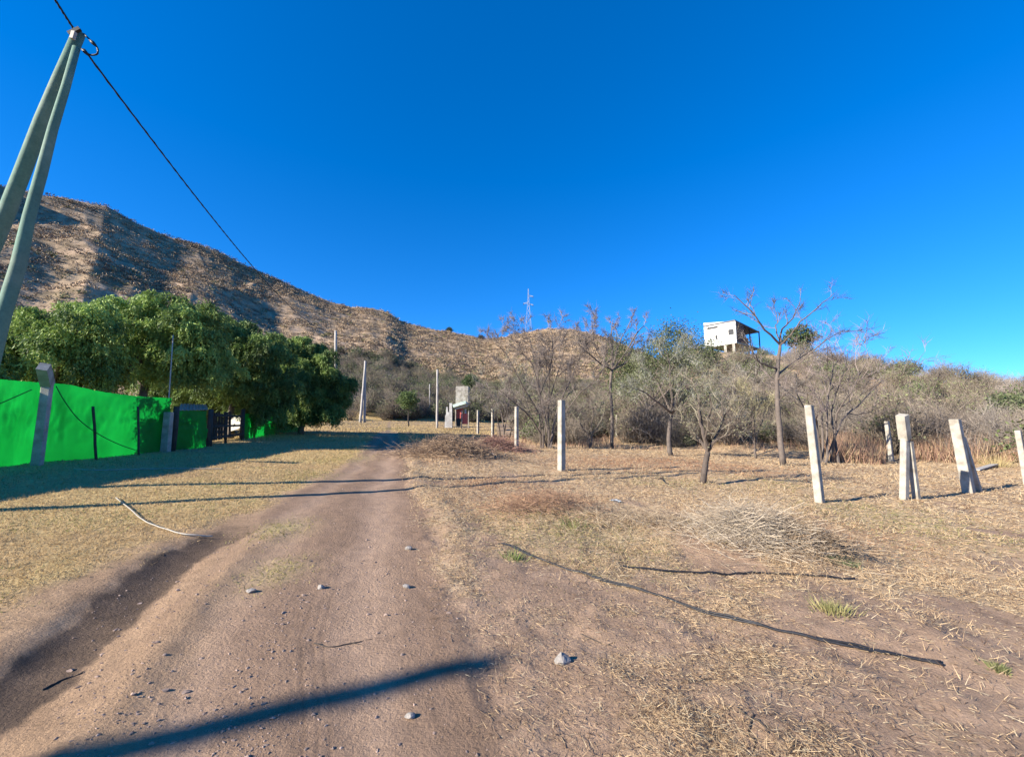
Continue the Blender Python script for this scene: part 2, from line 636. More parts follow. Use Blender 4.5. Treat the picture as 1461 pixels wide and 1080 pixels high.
def cloth_material():
    m = bpy.data.materials.new('green_shade_net')
    m.use_nodes = True
    n = m.node_tree.nodes
    L = m.node_tree.links
    bs = n['Principled BSDF']
    tc = n.new('ShaderNodeTexCoord')
    nz = n.new('ShaderNodeTexNoise')
    nz.inputs['Scale'].default_value = 1.3
    nz.inputs['Detail'].default_value = 6
    L.new(tc.outputs['Object'], nz.inputs['Vector'])
    wv = n.new('ShaderNodeTexWave')
    wv.bands_direction = 'Z'
    wv.inputs['Scale'].default_value = 16
    wv.inputs['Distortion'].default_value = 1.2
    L.new(tc.outputs['Object'], wv.inputs['Vector'])
    rp = n.new('ShaderNodeValToRGB')
    rp.color_ramp.elements[0].color = (0.0015, 0.135, 0.016, 1)
    rp.color_ramp.elements[1].color = (0.004, 0.26, 0.034, 1)
    rp.color_ramp.elements[0].position = 0.35
    rp.color_ramp.elements[1].position = 0.85
    mm = n.new('ShaderNodeMath')
    mm.operation = 'MULTIPLY_ADD'
    mm.inputs[1].default_value = 0.26
    L.new(wv.outputs['Fac'], mm.inputs[0])
    L.new(nz.outputs['Fac'], mm.inputs[2])
    L.new(mm.outputs[0], rp.inputs['Fac'])
    L.new(rp.outputs[0], bs.inputs['Base Color'])
    bs.inputs['Roughness'].default_value = 0.6
    tr = n.new('ShaderNodeBsdfTranslucent')
    L.new(rp.outputs[0], tr.inputs['Color'])
    ms = n.new('ShaderNodeMixShader')
    ms.inputs['Fac'].default_value = 0.62
    L.new(bs.outputs[0], ms.inputs[1])
    L.new(tr.outputs[0], ms.inputs[2])
    L.new(ms.outputs[0], n['Material Output'].inputs['Surface'])
    return m


M_cloth = cloth_material()

# ------------------------------------------------------------------ the ground
def lerp(a, b, k):
    return a + (b - a) * np.asarray(k)[..., None]


def C(*c):
    return np.array(c, float)


def straw_mask(x, y):
    """how much dead grass covers the soil (0..1)"""
    s = road_s(x, y)
    n = fbm(x * 0.75, y * 0.75, 55, 4) * 1.1 + 0.35 * fbm(x * 3, y * 3, 56, 3)
    away = np.clip((s - 1.0) * 1.3, 0, 2.0)
    away = np.clip((s - 0.95) * 1.6, 0, 2.0)
    n = n + 0.5 * fbm(x * 1.6, y * 1.6, 57, 3)
    f = sstep(-0.25, 0.55, n - 0.45 + away * 0.22 + 0.12 * np.clip(y - 2.8, 0, 8))
    f = f * sstep(0.86, 1.12, s + .10 * n)
    return f


def lawn_mask(x, y):
    d = side_d(x, y)
    s = road_s(x, y)
    n = fbm(x * 0.6, y * 0.6, 66, 4) + 0.4 * fbm(x * 3, y * 3, 67, 3)
    edge = np.where(y < 6.6, -d - 0.55, (-s) * 3.5 - 0.15)
    return sstep(-0.1, 0.6, edge + 0.45 * n) * sstep(-0.9, 0.1, n + 0.25)


GRASS_PATCH = [(400, 755, 0.34), (392, 815, 0.26), (480, 655, 0.9), (430, 680, .6), (560, 612, 1.5), (500, 640, .8)]
GP = [(*pick_plane(px, py), rr) for px, py, rr in GRASS_PATCH]


def patch_mask(x, y):
    m = np.zeros_like(x)
    for (gx, gy, rr) in GP:
        m = np.maximum(m, np.exp(-(((x - gx) / rr) ** 2 + ((y - gy) / (rr * 1.5)) ** 2)))
    return m * (0.75 + 0.5 * fbm(x * 6, y * 6, 91, 2))


# screen regions of the field where the look changes (green tinge, reddish stems), as world blobs
TINT = [(*pick_plane(px, py), rr, c) for px, py, rr, c in [
    (830, 770, 1.2, 'g'), (760, 745, 1.0, 'g'), (960, 690, 1.2, 'g'), (1100, 690, 1.4, 'g'), (1230, 730, 1.2, 'g'), (1340, 760, 1.4, 'g'),
    (760, 720, 1.2, 'r'), (640, 655, 1.8, 'r'), (700, 690, 1.0, 'r'), (1180, 760, 0.8, 'r'), (950, 660, 2.5, 'r'), (1050, 668, 2.0, 'r'), (860, 660, 2.5, 'r')]]


def ground_color(x, y):
    b, hm, hk, u, uk = hills(x, y)
    r = np.hypot(x, y)
    s = road_s(x, y)
    n1 = fbm(x * 0.5, y * 0.5, 71, 4)
    n2 = fbm(x * 2.2, y * 2.2, 72, 4)
    n3 = fbm(x * 9, y * 9, 73, 3)
    soil = lerp(np.broadcast_to(C(.290, .192, .128), x.shape + (3,)), C(.34, .23, .155), np.clip(.5 + .8 * n2, 0, 1))
    straw = lerp(np.broadcast_to(C(.485, .345, .20), x.shape + (3,)), C(.385, .26, .155), np.clip(.5 + .9 * n1, 0, 1))
    straw = lerp(straw, C(.46, .37, .24), np.clip(n2 + .1, 0, 1) * .8)
    for (tx, ty, rr, c) in TINT:
        k = np.exp(-((x - tx) ** 2 + (y - ty) ** 2) / rr ** 2) * (0.6 + 0.5 * n2)
        straw = lerp(straw, C(.30, .25, .125) if c == 'g' else C(.31, .185, .11), np.clip(k, 0, 1) * .5)
    col = lerp(soil, straw, straw_mask(x, y) * (0.72 + .2 * n3))
    # left lawn
    lawn = lerp(np.broadcast_to(C(.48, .345, .16), x.shape + (3,)), C(.40, .265, .14), np.clip(.5 + 1.2 * n1 - .03 * y, 0, 1))
    lawn = lerp(lawn, C(.34, .28, .12), np.clip(n2 - .1, 0, 1) * .7)
    left = sstep(0.25, -0.15, s)
    bank = lerp(np.broadcast_to(C(.40, .26, .155), x.shape + (3,)), C(.30, .195, .12), np.clip(.5 + n2, 0, 1))
    lm = lawn_mask(x, y)
    col = lerp(col, lerp(bank, lawn, lm), left)
    # road
    road = sstep(-0.04, 0.06, s) * (1 - sstep(0.93, 1.05, s)) * (1 - sstep(48, 62, y))
    smooth_ = np.exp(-((s - 0.22) / 0.10) ** 2) * .8 + np.exp(-((s - 0.70) / 0.13) ** 2)
    rc = lerp(np.broadcast_to(C(.250, .163, .108), x.shape + (3,)), C(.355, .238, .162), np.clip(smooth_ + .25 * n2, 0, 1))
    rc = rc * (1 + 0.10 * n1 + .07 * n3)[..., None]
    rc = rc * (1 + .10 * fbm(s * 60, y * 0.8, 74, 3) * np.clip(1.3 - y / 12, 0, 1))[..., None]
    # thin tyre lines
    for s0 in (0.50, 0.535, 0.565):
        rc = rc * (1 - 0.17 * np.exp(-((s - s0 - .01 * fbm(x * 2, y * .5, 3, 2)) / .006) ** 2) * np.clip(1 - y / 14, 0, 1))[..., None]
    rc = lerp(rc, C(.40, .31, .16), np.clip(patch_mask(x, y) * 1.1, 0, 1) * .8)
    far_grass = sstep(26, 38, y) * (1 - np.exp(-((s - .5) / .16) ** 2) * .85)
    rc = lerp(rc, C(.58, .44, .20), far_grass)
    col = lerp(col, rc, road)
    # dark damp earth in the rut
    d, k = rut_d(x, y)
    y1 = max(q[1] for q in Cp)
    sdd = side_d(x, y) + .09 * n2 + .05 * n3
    dk = k * sstep(-.32, -.25, sdd) * (1 - sstep(.09, .16, sdd)) * (1 + .25 * n2)
    col = lerp(col, C(.085, .06, .045), np.clip(dk, 0, 1) * .90)
    br = k * np.exp(-((side_d(x, y) - 0.62) / .20) ** 2)
    col = lerp(col, C(.46, .30, .17), np.clip(br, 0, 1) * .45)  # sunlight on the rut's right lip, put into the colour
    # burnt looking patch at the end of the pale pipe
    # beyond the trees on the left / far flat: dry yellow grass
    farf = sstep(26, 40, r) * (1 - road)
    fc = lerp(np.broadcast_to(C(.60, .45, .20), x.shape + (3,)), C(.44, .31, .15), np.clip(.4 + n1 * 1.2, 0, 1))
    col = lerp(col, fc, farf * .92)
    # hills
    hmix = sstep(0.0, 0.06, u) * (hm > hk)
    m1 = fbm(x / 30, y / 30, 101, 4)
    m2 = fbm(x / 6, y / 6, 102, 4)
    m3 = fbm(x / 1.8, y / 1.8, 103, 3)
    hc = lerp(np.broadcast_to(C(.365, .26, .17), x.shape + (3,)), C(.195, .145, .095), sstep(-.25, .40, m2 + .55 * m3 + .25 * m1))
    hc = lerp(hc, C(.22, .18, .085), (1 - sstep(.05, .45, u)) * np.clip(.45 + m1 + .6 * m2, 0, 1) * .8)
    hc = lerp(hc, C(.46, .32, .22), sstep(.25, .55, fbm(x / 14, y / 14, 104, 4)) * .45)
    col = lerp(col, hc, hmix)
    kmix = sstep(0.02, 0.12, uk) * (hk >= hm)
    kc = lerp(np.broadcast_to(C(.36, .25, .155), x.shape + (3,)), C(.19, .14, .10), sstep(-.3, .4, m2 + .5 * m3))
    hx = at(1070, 520, 68)
    kc = lerp(kc, C(.50, .36, .20), np.exp(-((x - hx.x) ** 2 + (y - hx.y) ** 2) / 40.0) * .85)
    col = lerp(col, kc, kmix)
    return np.clip(col, 0.01, .9)


def build_ground():
    az_f = np.linspace(R(-60), R(60), 880)
    az_b = np.linspace(R(60), R(300), 60)[1:-1]
    az = np.concatenate([az_f, az_b])
    rr = np.exp(np.arange(math.log(0.45), math.log(640), 0.0105))
    na, nr = len(az), len(rr)
    A, RR = np.meshgrid(az, rr)
    X, Y = np.sin(A) * RR, np.cos(A) * RR
    Z = terrain(X, Y)
    colr = ground_color(X.ravel(), Y.ravel())
    V = np.stack([X, Y, Z], -1).reshape(-1, 3)
    cz = tz(0, 0)
    V = np.concatenate([V, [[0, 0, cz]]])
    colr = np.concatenate([colr, colr[:1]])
    i, j = np.meshgrid(np.arange(nr - 1), np.arange(na), indexing='ij')
    j2 = (j + 1) % na
    Q = np.stack([i * na + j, (i + 1) * na + j, (i + 1) * na + j2, i * na + j2], -1).reshape(-1, 4)
    Q = Q[:, ::-1]
    T = np.array([(len(V) - 1, k, (k + 1) % na) for k in range(na)])[:, ::-1]
    fc = V[Q].mean(1)
    s = road_s(fc[:, 0], fc[:, 1])
    isr = (s > 0) & (s < 1) & (fc[:, 1] < 58) & (fc[:, 1] > -4)
    b, hm, hk, u, uk = hills(fc[:, 0], fc[:, 1])
    ish = ((np.maximum(hm, hk) > 0.25) & ~isr)
    kh = ish & (hk >= hm)
    mh = ish & ~kh
    gr = ~(isr | ish)

    def sub(name, q, t, m, label, cat):
        used = np.unique(np.concatenate([q.ravel(), t.ravel()]))
        mp = -np.ones(len(V), np.int64)
        mp[used] = np.arange(len(used))
        me = raw_mesh(name, V[used], mp[t], mp[q], colr[used], True)
        o = link(name, me, m)
        tag(o, label, cat, kind='structure')
    e = np.zeros((0, 3), np.int64)
    sub('ground', Q[gr], T, M_ground, 'dry grassy ground with bare soil and cut straw on both sides of the road', 'ground')
    sub('dirt_road', Q[isr], e, M_road, 'pinkish brown dirt road with wheel tracks leading to the hills', 'road')
    sub('hill', Q[mh], e, M_hill, 'high dry brown hillside sloping down from the left behind the trees', 'hill')
    sub('knoll', Q[kh], e, M_hill, 'low scrub covered knoll on the right below the white house', 'hill')


build_ground()


# ------------------------------------------------------------------ dead grass, gravel
def scatter_polar(n, r0, r1, a0, a1, pw):
    """random plan points, density falling with distance"""
    u = rng.random(n)
    if abs(pw - 1) < 1e-6:
        r = r0 * (r1 / r0) ** u
    else:
        k = 1 - pw
        r = (r0 ** k + u * (r1 ** k - r0 ** k)) ** (1 / k)
    a = R(a0) + rng.random(n) * R(a1 - a0)
    return np.sin(a) * r, np.cos(a) * r, r


def dead_grass():
    g = Geo()
    x, y, r = scatter_polar(430000, 1.6, 34, -28, 54, 0.95)
    s = road_s(x, y)
    m = straw_mask(x, y)
    b, hm, hk, u, uk = hills(x, y)
    keep = (rng.random(len(x)) < m * 0.95 + 0.14 * sstep(.9, 1.1, s)) & (s > 0.86)
    x, y, r = x[keep], y[keep], r[keep]
    n = len(x)
    z = terrain(x, y)
    clump = fbm(x * 1.7, y * 1.7, 201, 3)
    az = rng.random(n) * 2 * math.pi
    pit = np.abs(rng.normal(size=n)) * 0.20 + np.where(rng.random(n) < 0.10, rng.random(n) * 0.8, 0) * (clump > -.2)
    up = (clump > .12) & (rng.random(n) < .35)
    pit = np.where(up, .3 + .9 * rng.random(n), pit)
    ln = (0.022 + 0.085 * rng.random(n) ** 2.0) * (0.85 + 0.5 * clump) * np.clip(0.75 + r / 18, .8, 2.0)
    d = np.stack([np.cos(az) * np.cos(pit), np.sin(az) * np.cos(pit), np.sin(pit)], 1) * ln[:, None]
    p = np.stack([x, y, z + rng.random(n) * 0.02 * (1 + clump)], 1)
    wd = np.clip(0.0010 + 0.00075 * r, 0.0017, 0.02) * (0.6 + 0.8 * rng.random(n))
    tone = rng.random(n)
    c = lerp(np.broadcast_to(C(.59, .435, .26), (n, 3)), C(.37, .25, .145), tone)
    c = lerp(c, C(.50, .42, .29), (rng.random(n) < .25) * .8)
    c = lerp(c, C(.12, .07, .042), (rng.random(n) < .16) * 1.0)
    for (tx, ty, rr, cc) in TINT:
        k = np.exp(-((x - tx) ** 2 + (y - ty) ** 2) / rr ** 2)
        pick = rng.random(n) < k * (.30 if cc == 'g' else .6)
        c[pick] = (C(.24, .22, .085) if cc == 'g' else C(.34, .19, .11)) * (0.7 + .6 * rng.random((pick.sum(), 1)))
    blades(g, p, d, wd, c)
    o = obj('dead_grass', g, M_straw)
    tag(o, 'cut straw coloured dead grass lying over the field right of the road', 'dry grass', kind='stuff')
    # left lawn
    g = Geo()
    x, y, r = scatter_polar(190000, 2.2, 26, -62, -12, 0.85)
    keep = (rng.random(len(x)) < lawn_mask(x, y)) & (road_s(x, y) < 0.02)
    x, y, r = x[keep], y[keep], r[keep]
    n = len(x)
    z = terrain(x, y)
    az = rng.random(n) * 2 * math.pi
    pit = 0.25 + rng.random(n) * 0.9
    ln = (0.018 + 0.035 * rng.random(n)) * np.clip(.8 + r / 20, .8, 1.8)
    d = np.stack([np.cos(az) * np.cos(pit), np.sin(az) * np.cos(pit), np.sin(pit)], 1) * ln[:, None]
    wd = np.clip(0.002 + 0.0008 * r, 0.003, 0.018) * (0.6 + 0.8 * rng.random(n))
    c = lerp(np.broadcast_to(C(.55, .40, .20), (n, 3)), C(.38, .26, .14), rng.random(n))
    gk = fbm(x * 1.5, y * 1.5, 72, 3)
    pick = rng.random(n) < np.clip(gk - .05, 0, 1) * .4
    c[pick] = C(.22, .235, .075) * (0.7 + .6 * rng.random((pick.sum(), 1)))
    blades(g, np.stack([x, y, z], 1), d, wd, c)
    o = obj('short_dry_grass', g, M_straw)
    tag(o, 'short yellowed lawn grass between the road and the green fence', 'dry grass', kind='stuff')
    # thin yellow grass on the far flat around the end of the road
    g = Geo()
    x, y, r = scatter_polar(60000, 24, 72, -33, -2, 0.6)
    s = road_s(x, y)
    keep = ((s < -.02) | (s > 1.02) | ((y > 34) & (np.abs(s - .5) > .2))) & (rng.random(len(x)) < .75)
    x, y, r = x[keep], y[keep], r[keep]
    n = len(x)
    d = np.stack([rng.normal(size=n) * .5, rng.normal(size=n) * .5, np.ones(n)], 1) * (.05 + .10 * rng.random((n, 1)))
    c = lerp(np.broadcast_to(C(.60, .45, .20), (n, 3)), C(.44, .31, .15), rng.random(n))
    blades(g, np.stack([x, y, terrain(x, y)], 1), d, .03, c)
    o = obj('far_dry_grass', g, M_straw)
    tag(o, 'yellow dry grass on the flat at the far end of the road', 'dry grass', kind='stuff')
    # greenish tufts growing in the road and the field
    g = Geo()
    for (gx, gy, rr) in GP:
        k = int(1600 * min(rr, 1.0) ** 1.2)
        x = gx + rng.normal(size=k) * rr * .6
        y = gy + rng.normal(size=k) * rr * .9
        z = terrain(x, y)
        az = rng.random(k) * 6.28
        pit = .2 + rng.random(k) * .9
        ln = .02 + .03 * rng.random(k)
        d = np.stack([np.cos(az) * np.cos(pit), np.sin(az) * np.cos(pit), np.sin(pit)], 1) * ln[:, None]
        c = lerp(np.broadcast_to(C(.40, .32, .13), (k, 3)), C(.27, .25, .09), rng.random(k))
        blades(g, np.stack([x, y, z], 1), d, .005 + .0006 * gy, c)
    o = obj('road_grass', g, M_straw)
    tag(o, 'thin yellow green grass growing in patches along the middle of the dirt road', 'grass', kind='stuff')


dead_grass()


def twig_litter():
    g = Geo()
    x, y, r = scatter_polar(9000, 1.7, 22, -14, 54, 0.9)
    s = road_s(x, y)
    k = fbm(x * 1.1, y * 1.1, 611, 3)
    keep = (s > .9) & (rng.random(len(x)) < .35 + .6 * k)
    x, y = x[keep], y[keep]
    n = len(x)
    z = terrain(x, y) + .006
    az = rng.random(n) * 6.28
    L = .03 + .13 * rng.random(n) ** 2
    bend = rng.normal(size=n) * .6
    d1 = np.stack([np.cos(az), np.sin(az), rng.random(n) * .35], 1) * (L * .5)[:, None]
    d2 = np.stack([np.cos(az + bend), np.sin(az + bend), rng.normal(size=n) * .2], 1) * (L * .6)[:, None]
    c = lerp(np.broadcast_to(C(.10, .06, .038), (n, 3)), C(.24, .16, .10), rng.random(n))
    p = np.stack([x, y, z], 1)
    rr = np.clip(.0011 + .00035 * np.hypot(x, y), .0014, .006)
    spikes(g, p, d1 * 1.05, rr, c)
    spikes(g, p + d1, d2, rr * .8, c)
    o = obj('twig_litter', g, M_twig)
    tag(o, 'dark broken twigs littering the straw and bare soil right of the road', 'twigs', kind='stuff')


twig_litter()


def ico(n=1):
    import bmesh
    bm = bmesh.new()
    bmesh.ops.create_icosphere(bm, subdivisions=n, radius=1)
    v = np.array([tuple(q.co) for q in bm.verts])
    t = np.array([[q.index for q in f.verts] for f in bm.faces])
    bm.free()
    return v, t


ICO1, ICOT1 = ico(1)
ICO2, ICOT2 = ico(2)


def pebbles():
    g = Geo()
    x, y, r = scatter_polar(60000, 1.7, 20, -45, 8, 0.8)
    s = road_s(x, y)
    d, k = rut_d(x, y)
    w_ = np.exp(-((s - 0.42) / .10) ** 2) + .45 * np.exp(-((s - .05) / .12) ** 2) + .22 * ((s > 0) & (s < 1)) + .5 * k * (d < .25) + .10 * ((s >= 1) & (s < 1.2))
    w_ = w_ * sstep(-.5, .4, fbm(x * 1.3, y * 1.3, 301, 3))
    keep = rng.random(len(x)) < w_ * .48
    x, y, r = x[keep], y[keep], r[keep]
    z = terrain(x, y)
    for i in range(len(x)):
        sz = 0.0025 + 0.006 * rng.random() ** 3 + (0.009 * rng.random() if rng.random() < .04 else 0)
        sz *= 1 + r[i] * .03
        v = ICO1 * (1 + .28 * rng.normal(size=(len(ICO1), 1)))
        v = v * np.array([sz * (1 + .5 * rng.random()), sz * (.8 + .4 * rng.random()), sz * (.5 + .35 * rng.random())])
        a = rng.random() * 6.28
        v = v @ np.array([[math.cos(a), math.sin(a), 0], [-math.sin(a), math.cos(a), 0], [0, 0, 1]])
        c = C(.27, .19, .15) * (.65 + .6 * rng.random()) + C(.03, .03, .03) * rng.random()
        g.add(v + np.array([x[i], y[i], z[i] + sz * .08]), ICOT1, None, c)
    o = obj('gravel', g, M_gravel)
    tag(o, 'loose pebbles scattered along the dirt road', 'gravel', kind='stuff')


pebbles()


def stone(px, py, size, label, seed, squash=0.7, col=None, peak=False):
    rs = np.random.default_rng(seed)
    p = hit(px, py)
    v = ICO2.copy()
    for _ in range(7):             # chip flat facets
        nrm = rs.normal(size=3)
        nrm /= np.linalg.norm(nrm)
        lim = 0.55 + .25 * rs.random()
        dd = v @ nrm
        v = v - np.maximum(dd - lim, 0)[:, None] * nrm
    v = v * (1 + .06 * rs.normal(size=(len(v), 1)))
    v = v * np.array([1.15, .9, squash]) * size
    if peak:
        top = v[:, 2] > 0
        f = np.where(top, 1 - 0.75 * np.clip(v[:, 2] / (size * squash), 0, 1), 1)
        v[:, 0] *= f
        v[:, 1] *= f
        v[:, 2] *= 1.35
    g = Geo()
    g.add(v, ICOT2)
    o = obj('stone', g, col or M_stone, loc=(p.x, p.y, p.z + size * squash * .35))
    tag(o, label, 'stone')
    return o


stone(803, 944, 0.055, 'pale grey pointed stone on the straw right of the pole shadow', 3, .8, peak=True)
stone(583, 784, 0.045, 'pale stone on the right edge of the wheel track', 5, .7)
stone(580, 838, 0.035, 'small brown stone beside the right edge of the road by the bare soil', 8, .7)
stone(359, 844, 0.045, 'flat brown stone on the stony strip in the middle of the road', 12, .5)
stone(458, 839, 0.035, 'dark small stone on the tyre line, beyond the loose pebbles', 15, .8)
stone(585, 1023, 0.026, 'small stone on the smooth wheel track just below the thick pole shadow', 21, .7)


# ------------------------------------------------------------------ twigs and bare trees
def rot_about(d, ang, rnd):
    """tilt unit vector d by ang around a random axis"""
    ax = d.cross(Vector((rnd.gauss(0, 1), rnd.gauss(0, 1), rnd.gauss(0, 1))))
    if ax.length < 1e-6:
        ax = Vector((1, 0, 0))
    return (Matrix.Rotation(ang, 3, ax.normalized()) @ d).normalized()


class TreeMaker:
    def __init__(s, seed, bark=(.2, .17, .15), twig=(.22, .18, .165), wob=.25, up=.06, ratio=.62, ang=(.45, 1.0), nch=(4, 6), min_r=.006,
                 spike_len=(.25, .6), spikes_per=3, twig_r=.006):
        s.r = random.Random(seed)
        s.trunk, s.br = Geo(), Geo()
        s.bark, s.twig = bark, twig
        s.wob, s.up, s.ratio, s.ang, s.nch, s.min_r = wob, up, ratio, ang, nch, min_r
        s.sl, s.sp, s.twig_r = spike_len, spikes_per, twig_r
        s.sb, s.sd, s.srad, s.scol = [], [], [], []
        s.tips = []

    def walk(s, p, d, L, n):
        pts = [p.copy()]
        for k in range(n):
            d = Vector((d.x + s.r.gauss(0, s.wob), d.y + s.r.gauss(0, s.wob), d.z + s.r.gauss(0, s.wob) + s.up)).normalized()
            p = p + d * (L / n)
            pts.append(p.copy())
        return pts

    def limb(s, pts, r0, r1, depth, trunk=False, first=.25, L=None):
        n = len(pts)
        rad = [r0 + (r1 - r0) * k / (n - 1) for k in range(n)]
        sides = 8 if r0 > .07 else (5 if r0 > .02 else 3)
        shade = .85 + .3 * s.r.random()
        tube(s.trunk if trunk else s.br, pts, rad, sides, tuple(q * shade for q in (s.bark if r0 > .02 else s.twig)), cap=r0 > .02)
        tot = sum((pts[k + 1] - pts[k]).length for k in range(n - 1))
        L = L or tot
        if depth <= 0:
            s.fringe(pts)
            return
        m = s.r.randint(*s.nch)
        for k in range(m):
            t = first + (1 - first) * (k + s.r.random()) / m
            f = t * (n - 1)
            i = min(int(f), n - 2)
            q = pts[i].lerp(pts[i + 1], f - i)
            d = (pts[i + 1] - pts[i]).normalized()
            nd = rot_about(d, s.r.uniform(*s.ang), s.r)
            nd = Vector((nd.x, nd.y, nd.z + s.up * 2)).normalized()
            l2 = L * s.ratio * s.r.uniform(.6, 1.1) * (1.15 - .45 * t)
            rr = max((r0 + (r1 - r0) * t) * .62, s.min_r)
            s.limb(s.walk(q, nd, l2, 4 if l2 > .5 else 3), rr, max(rr * .45, s.min_r * .7), depth - 1)
        s.fringe(pts[n // 2:])

    def fringe(s, pts):
        n = len(pts)
        if n < 2:
            return
        s.tips.append(pts[-1])
        for k in range(s.sp):
            f = s.r.random() * (n - 1)
            i = min(int(f), n - 2)
            q = pts[i].lerp(pts[i + 1], f - i)
            d = (pts[i + 1] - pts[i]).normalized()
            nd = rot_about(d, s.r.uniform(.3, 1.1), s.r)
            nd.z += s.up
            l = s.r.uniform(*s.sl)
            s.sb.append(tuple(q))
            s.sd.append(tuple(nd * l))
            s.srad.append(s.twig_r * s.r.uniform(.7, 1.2))
            k2 = s.r.uniform(.75, 1.3)
            s.scol.append(tuple(c * k2 for c in s.twig))

    def finish(s):
        if s.sb:
            spikes(s.br, np.array(s.sb), np.array(s.sd), np.array(s.srad), np.array(s.scol))


def pix_pts(base, pix, depth):
    """3D polyline from (px, py, depth offset); the first point is the base on the ground"""
    out = [Vector(base)]
    for (px, py, dd) in pix:
        out.append(at(px, py, depth + dd))
    return out


def refine(pts, wob, rnd, sub=3):
    """smooth polyline (Catmull-Rom) with a little waviness"""
    out = []
    n = len(pts)
    for i in range(n - 1):
        p0, p1, p2, p3 = pts[max(i - 1, 0)], pts[i], pts[i + 1], pts[min(i + 2, n - 1)]
        for k in range(sub):
            t = k / sub
            q = 0.5 * ((2 * p1) + (p2 - p0) * t + (2 * p0 - 5 * p1 + 4 * p2 - p3) * t * t + (3 * p1 - p0 - 3 * p2 + p3) * t ** 3)
            if i + k > 0:
                q = q + Vector((rnd.gauss(0, wob), rnd.gauss(0, wob), rnd.gauss(0, wob * .6)))
            out.append(q)
    out.append(pts[-1].copy())
    return out


def leaf_sprays(tips, n_per, spread, size, cols, seed=0, droop=.2):
    """small leaf clusters around the given points"""
    rs = np.random.default_rng(seed)
    t = np.array([tuple(p) for p in tips])
    if len(t) == 0:
        return Geo()
    p = np.repeat(t, n_per, axis=0)
    n = len(p)
    p = p + rs.normal(size=(n, 3)) * spread
    d = rs.normal(size=(n, 3))
    d[:, 2] -= droop
    d = d / np.linalg.norm(d, axis=1)[:, None] * (size * (.6 + .8 * rs.random(n)))[:, None]
    c0, c1 = np.array(cols[0]), np.array(cols[1])
    k = np.repeat(rs.random(len(t)), n_per) * .6 + rs.random(n) * .4
    c = c0 + (c1 - c0) * k[:, None]
    g = Geo()
    leaves(g, p, d, size * .55, c)
    return g


def finish_tree(tm, base, name, label, cat, leaf=None, group=None):
    tm.finish()
    root = thing(name, label, cat, tuple(base), group)
    off = np.array(tuple(base))
    for nm, g, m in (('trunk', tm.trunk, M_bark), ('branches', tm.br, M_twig), ('foliage', leaf, M_leaf)):
        if g is None or g.n == 0:
            continue
        g.v = [v - off for v in g.v]
        obj(nm, g, m, root, smooth=(nm == 'trunk'))
    return root


PURP = (.19, .155, .135)
GREY = (.30, .265, .23)


def tree_tall_bare():
    base = place(1113, 17.5)
    D = base.y
    tm = TreeMaker(5, bark=(.125, .10, .085), twig=(.19, .165, .145), wob=.2, up=.03, ratio=.35, nch=(5, 7), min_r=.006, spike_len=(.15, .5), spikes_per=4, twig_r=.0055)
    rn = tm.r
    tm.limb(refine(pix_pts(base, [(1112, 610, 0), (1109, 560, 0), (1110, 520, .05), (1113, 492, .1)], D), .008, rn), .122, .058, 0, trunk=True)
    top = at(1113, 492, D + .1)
    for (pix, r0, r1) in [
        ([(1092, 470, -.3), (1078, 452, -.5), (1062, 435, -.6), (1047, 421, -.6)], .05, .012),
        ([(1117, 470, .4), (1130, 455, .6), (1138, 440, .7), (1142, 425, .6)], .045, .010),
        ([(1128, 478, -.6), (1142, 460, -.9), (1165, 440, -1.0), (1190, 418, -1.1)], .045, .010),
        ([(1108, 470, .7), (1108, 455, 1.0), (1104, 437, 1.1)], .035, .008)]:
        tm.limb(refine([top] + [at(a, b, D + c) for a, b, c in pix], .02, rn), r0, r1, 2, first=.3)
    for (st, pix, r0, r1) in [
        ((1110, 527, .05), [(1090, 520, -.3), (1075, 510, -.5), (1070, 490, -.6), (1056, 470, -.6)], .045, .010),
        ((1110, 535, .05), [(1128, 520, .6), (1145, 508, 1.0), (1160, 498, 1.2)], .045, .010),
        ((1109, 542, 0), [(1128, 528, -.7), (1150, 510, -1.2), (1172, 490, -1.5), (1200, 474, -1.6), (1232, 473, -1.6)], .040, .008),
        ((1109, 548, 0), [(1095, 535, .8), (1085, 522, 1.3), (1080, 505, 1.5)], .04, .010),
        ((1109, 575, 0), [(1122, 560, -.4), (1135, 555, -.7), (1150, 545, -.8)], .025, .008),
        ((1110, 560, 0), [(1095, 548, .3), (1082, 545, .5)], .025, .008)]:
        s0 = at(st[0], st[1], D + st[2])
        tm.limb(refine([s0] + [at(a, b, D + c) for a, b, c in pix], .02, rn), r0, r1, 2, first=.3)
    tm.finish()
    return finish_tree(tm, base, 'bare_tree', 'tall bare tree with one straight trunk in front of the white house knoll', 'tree')


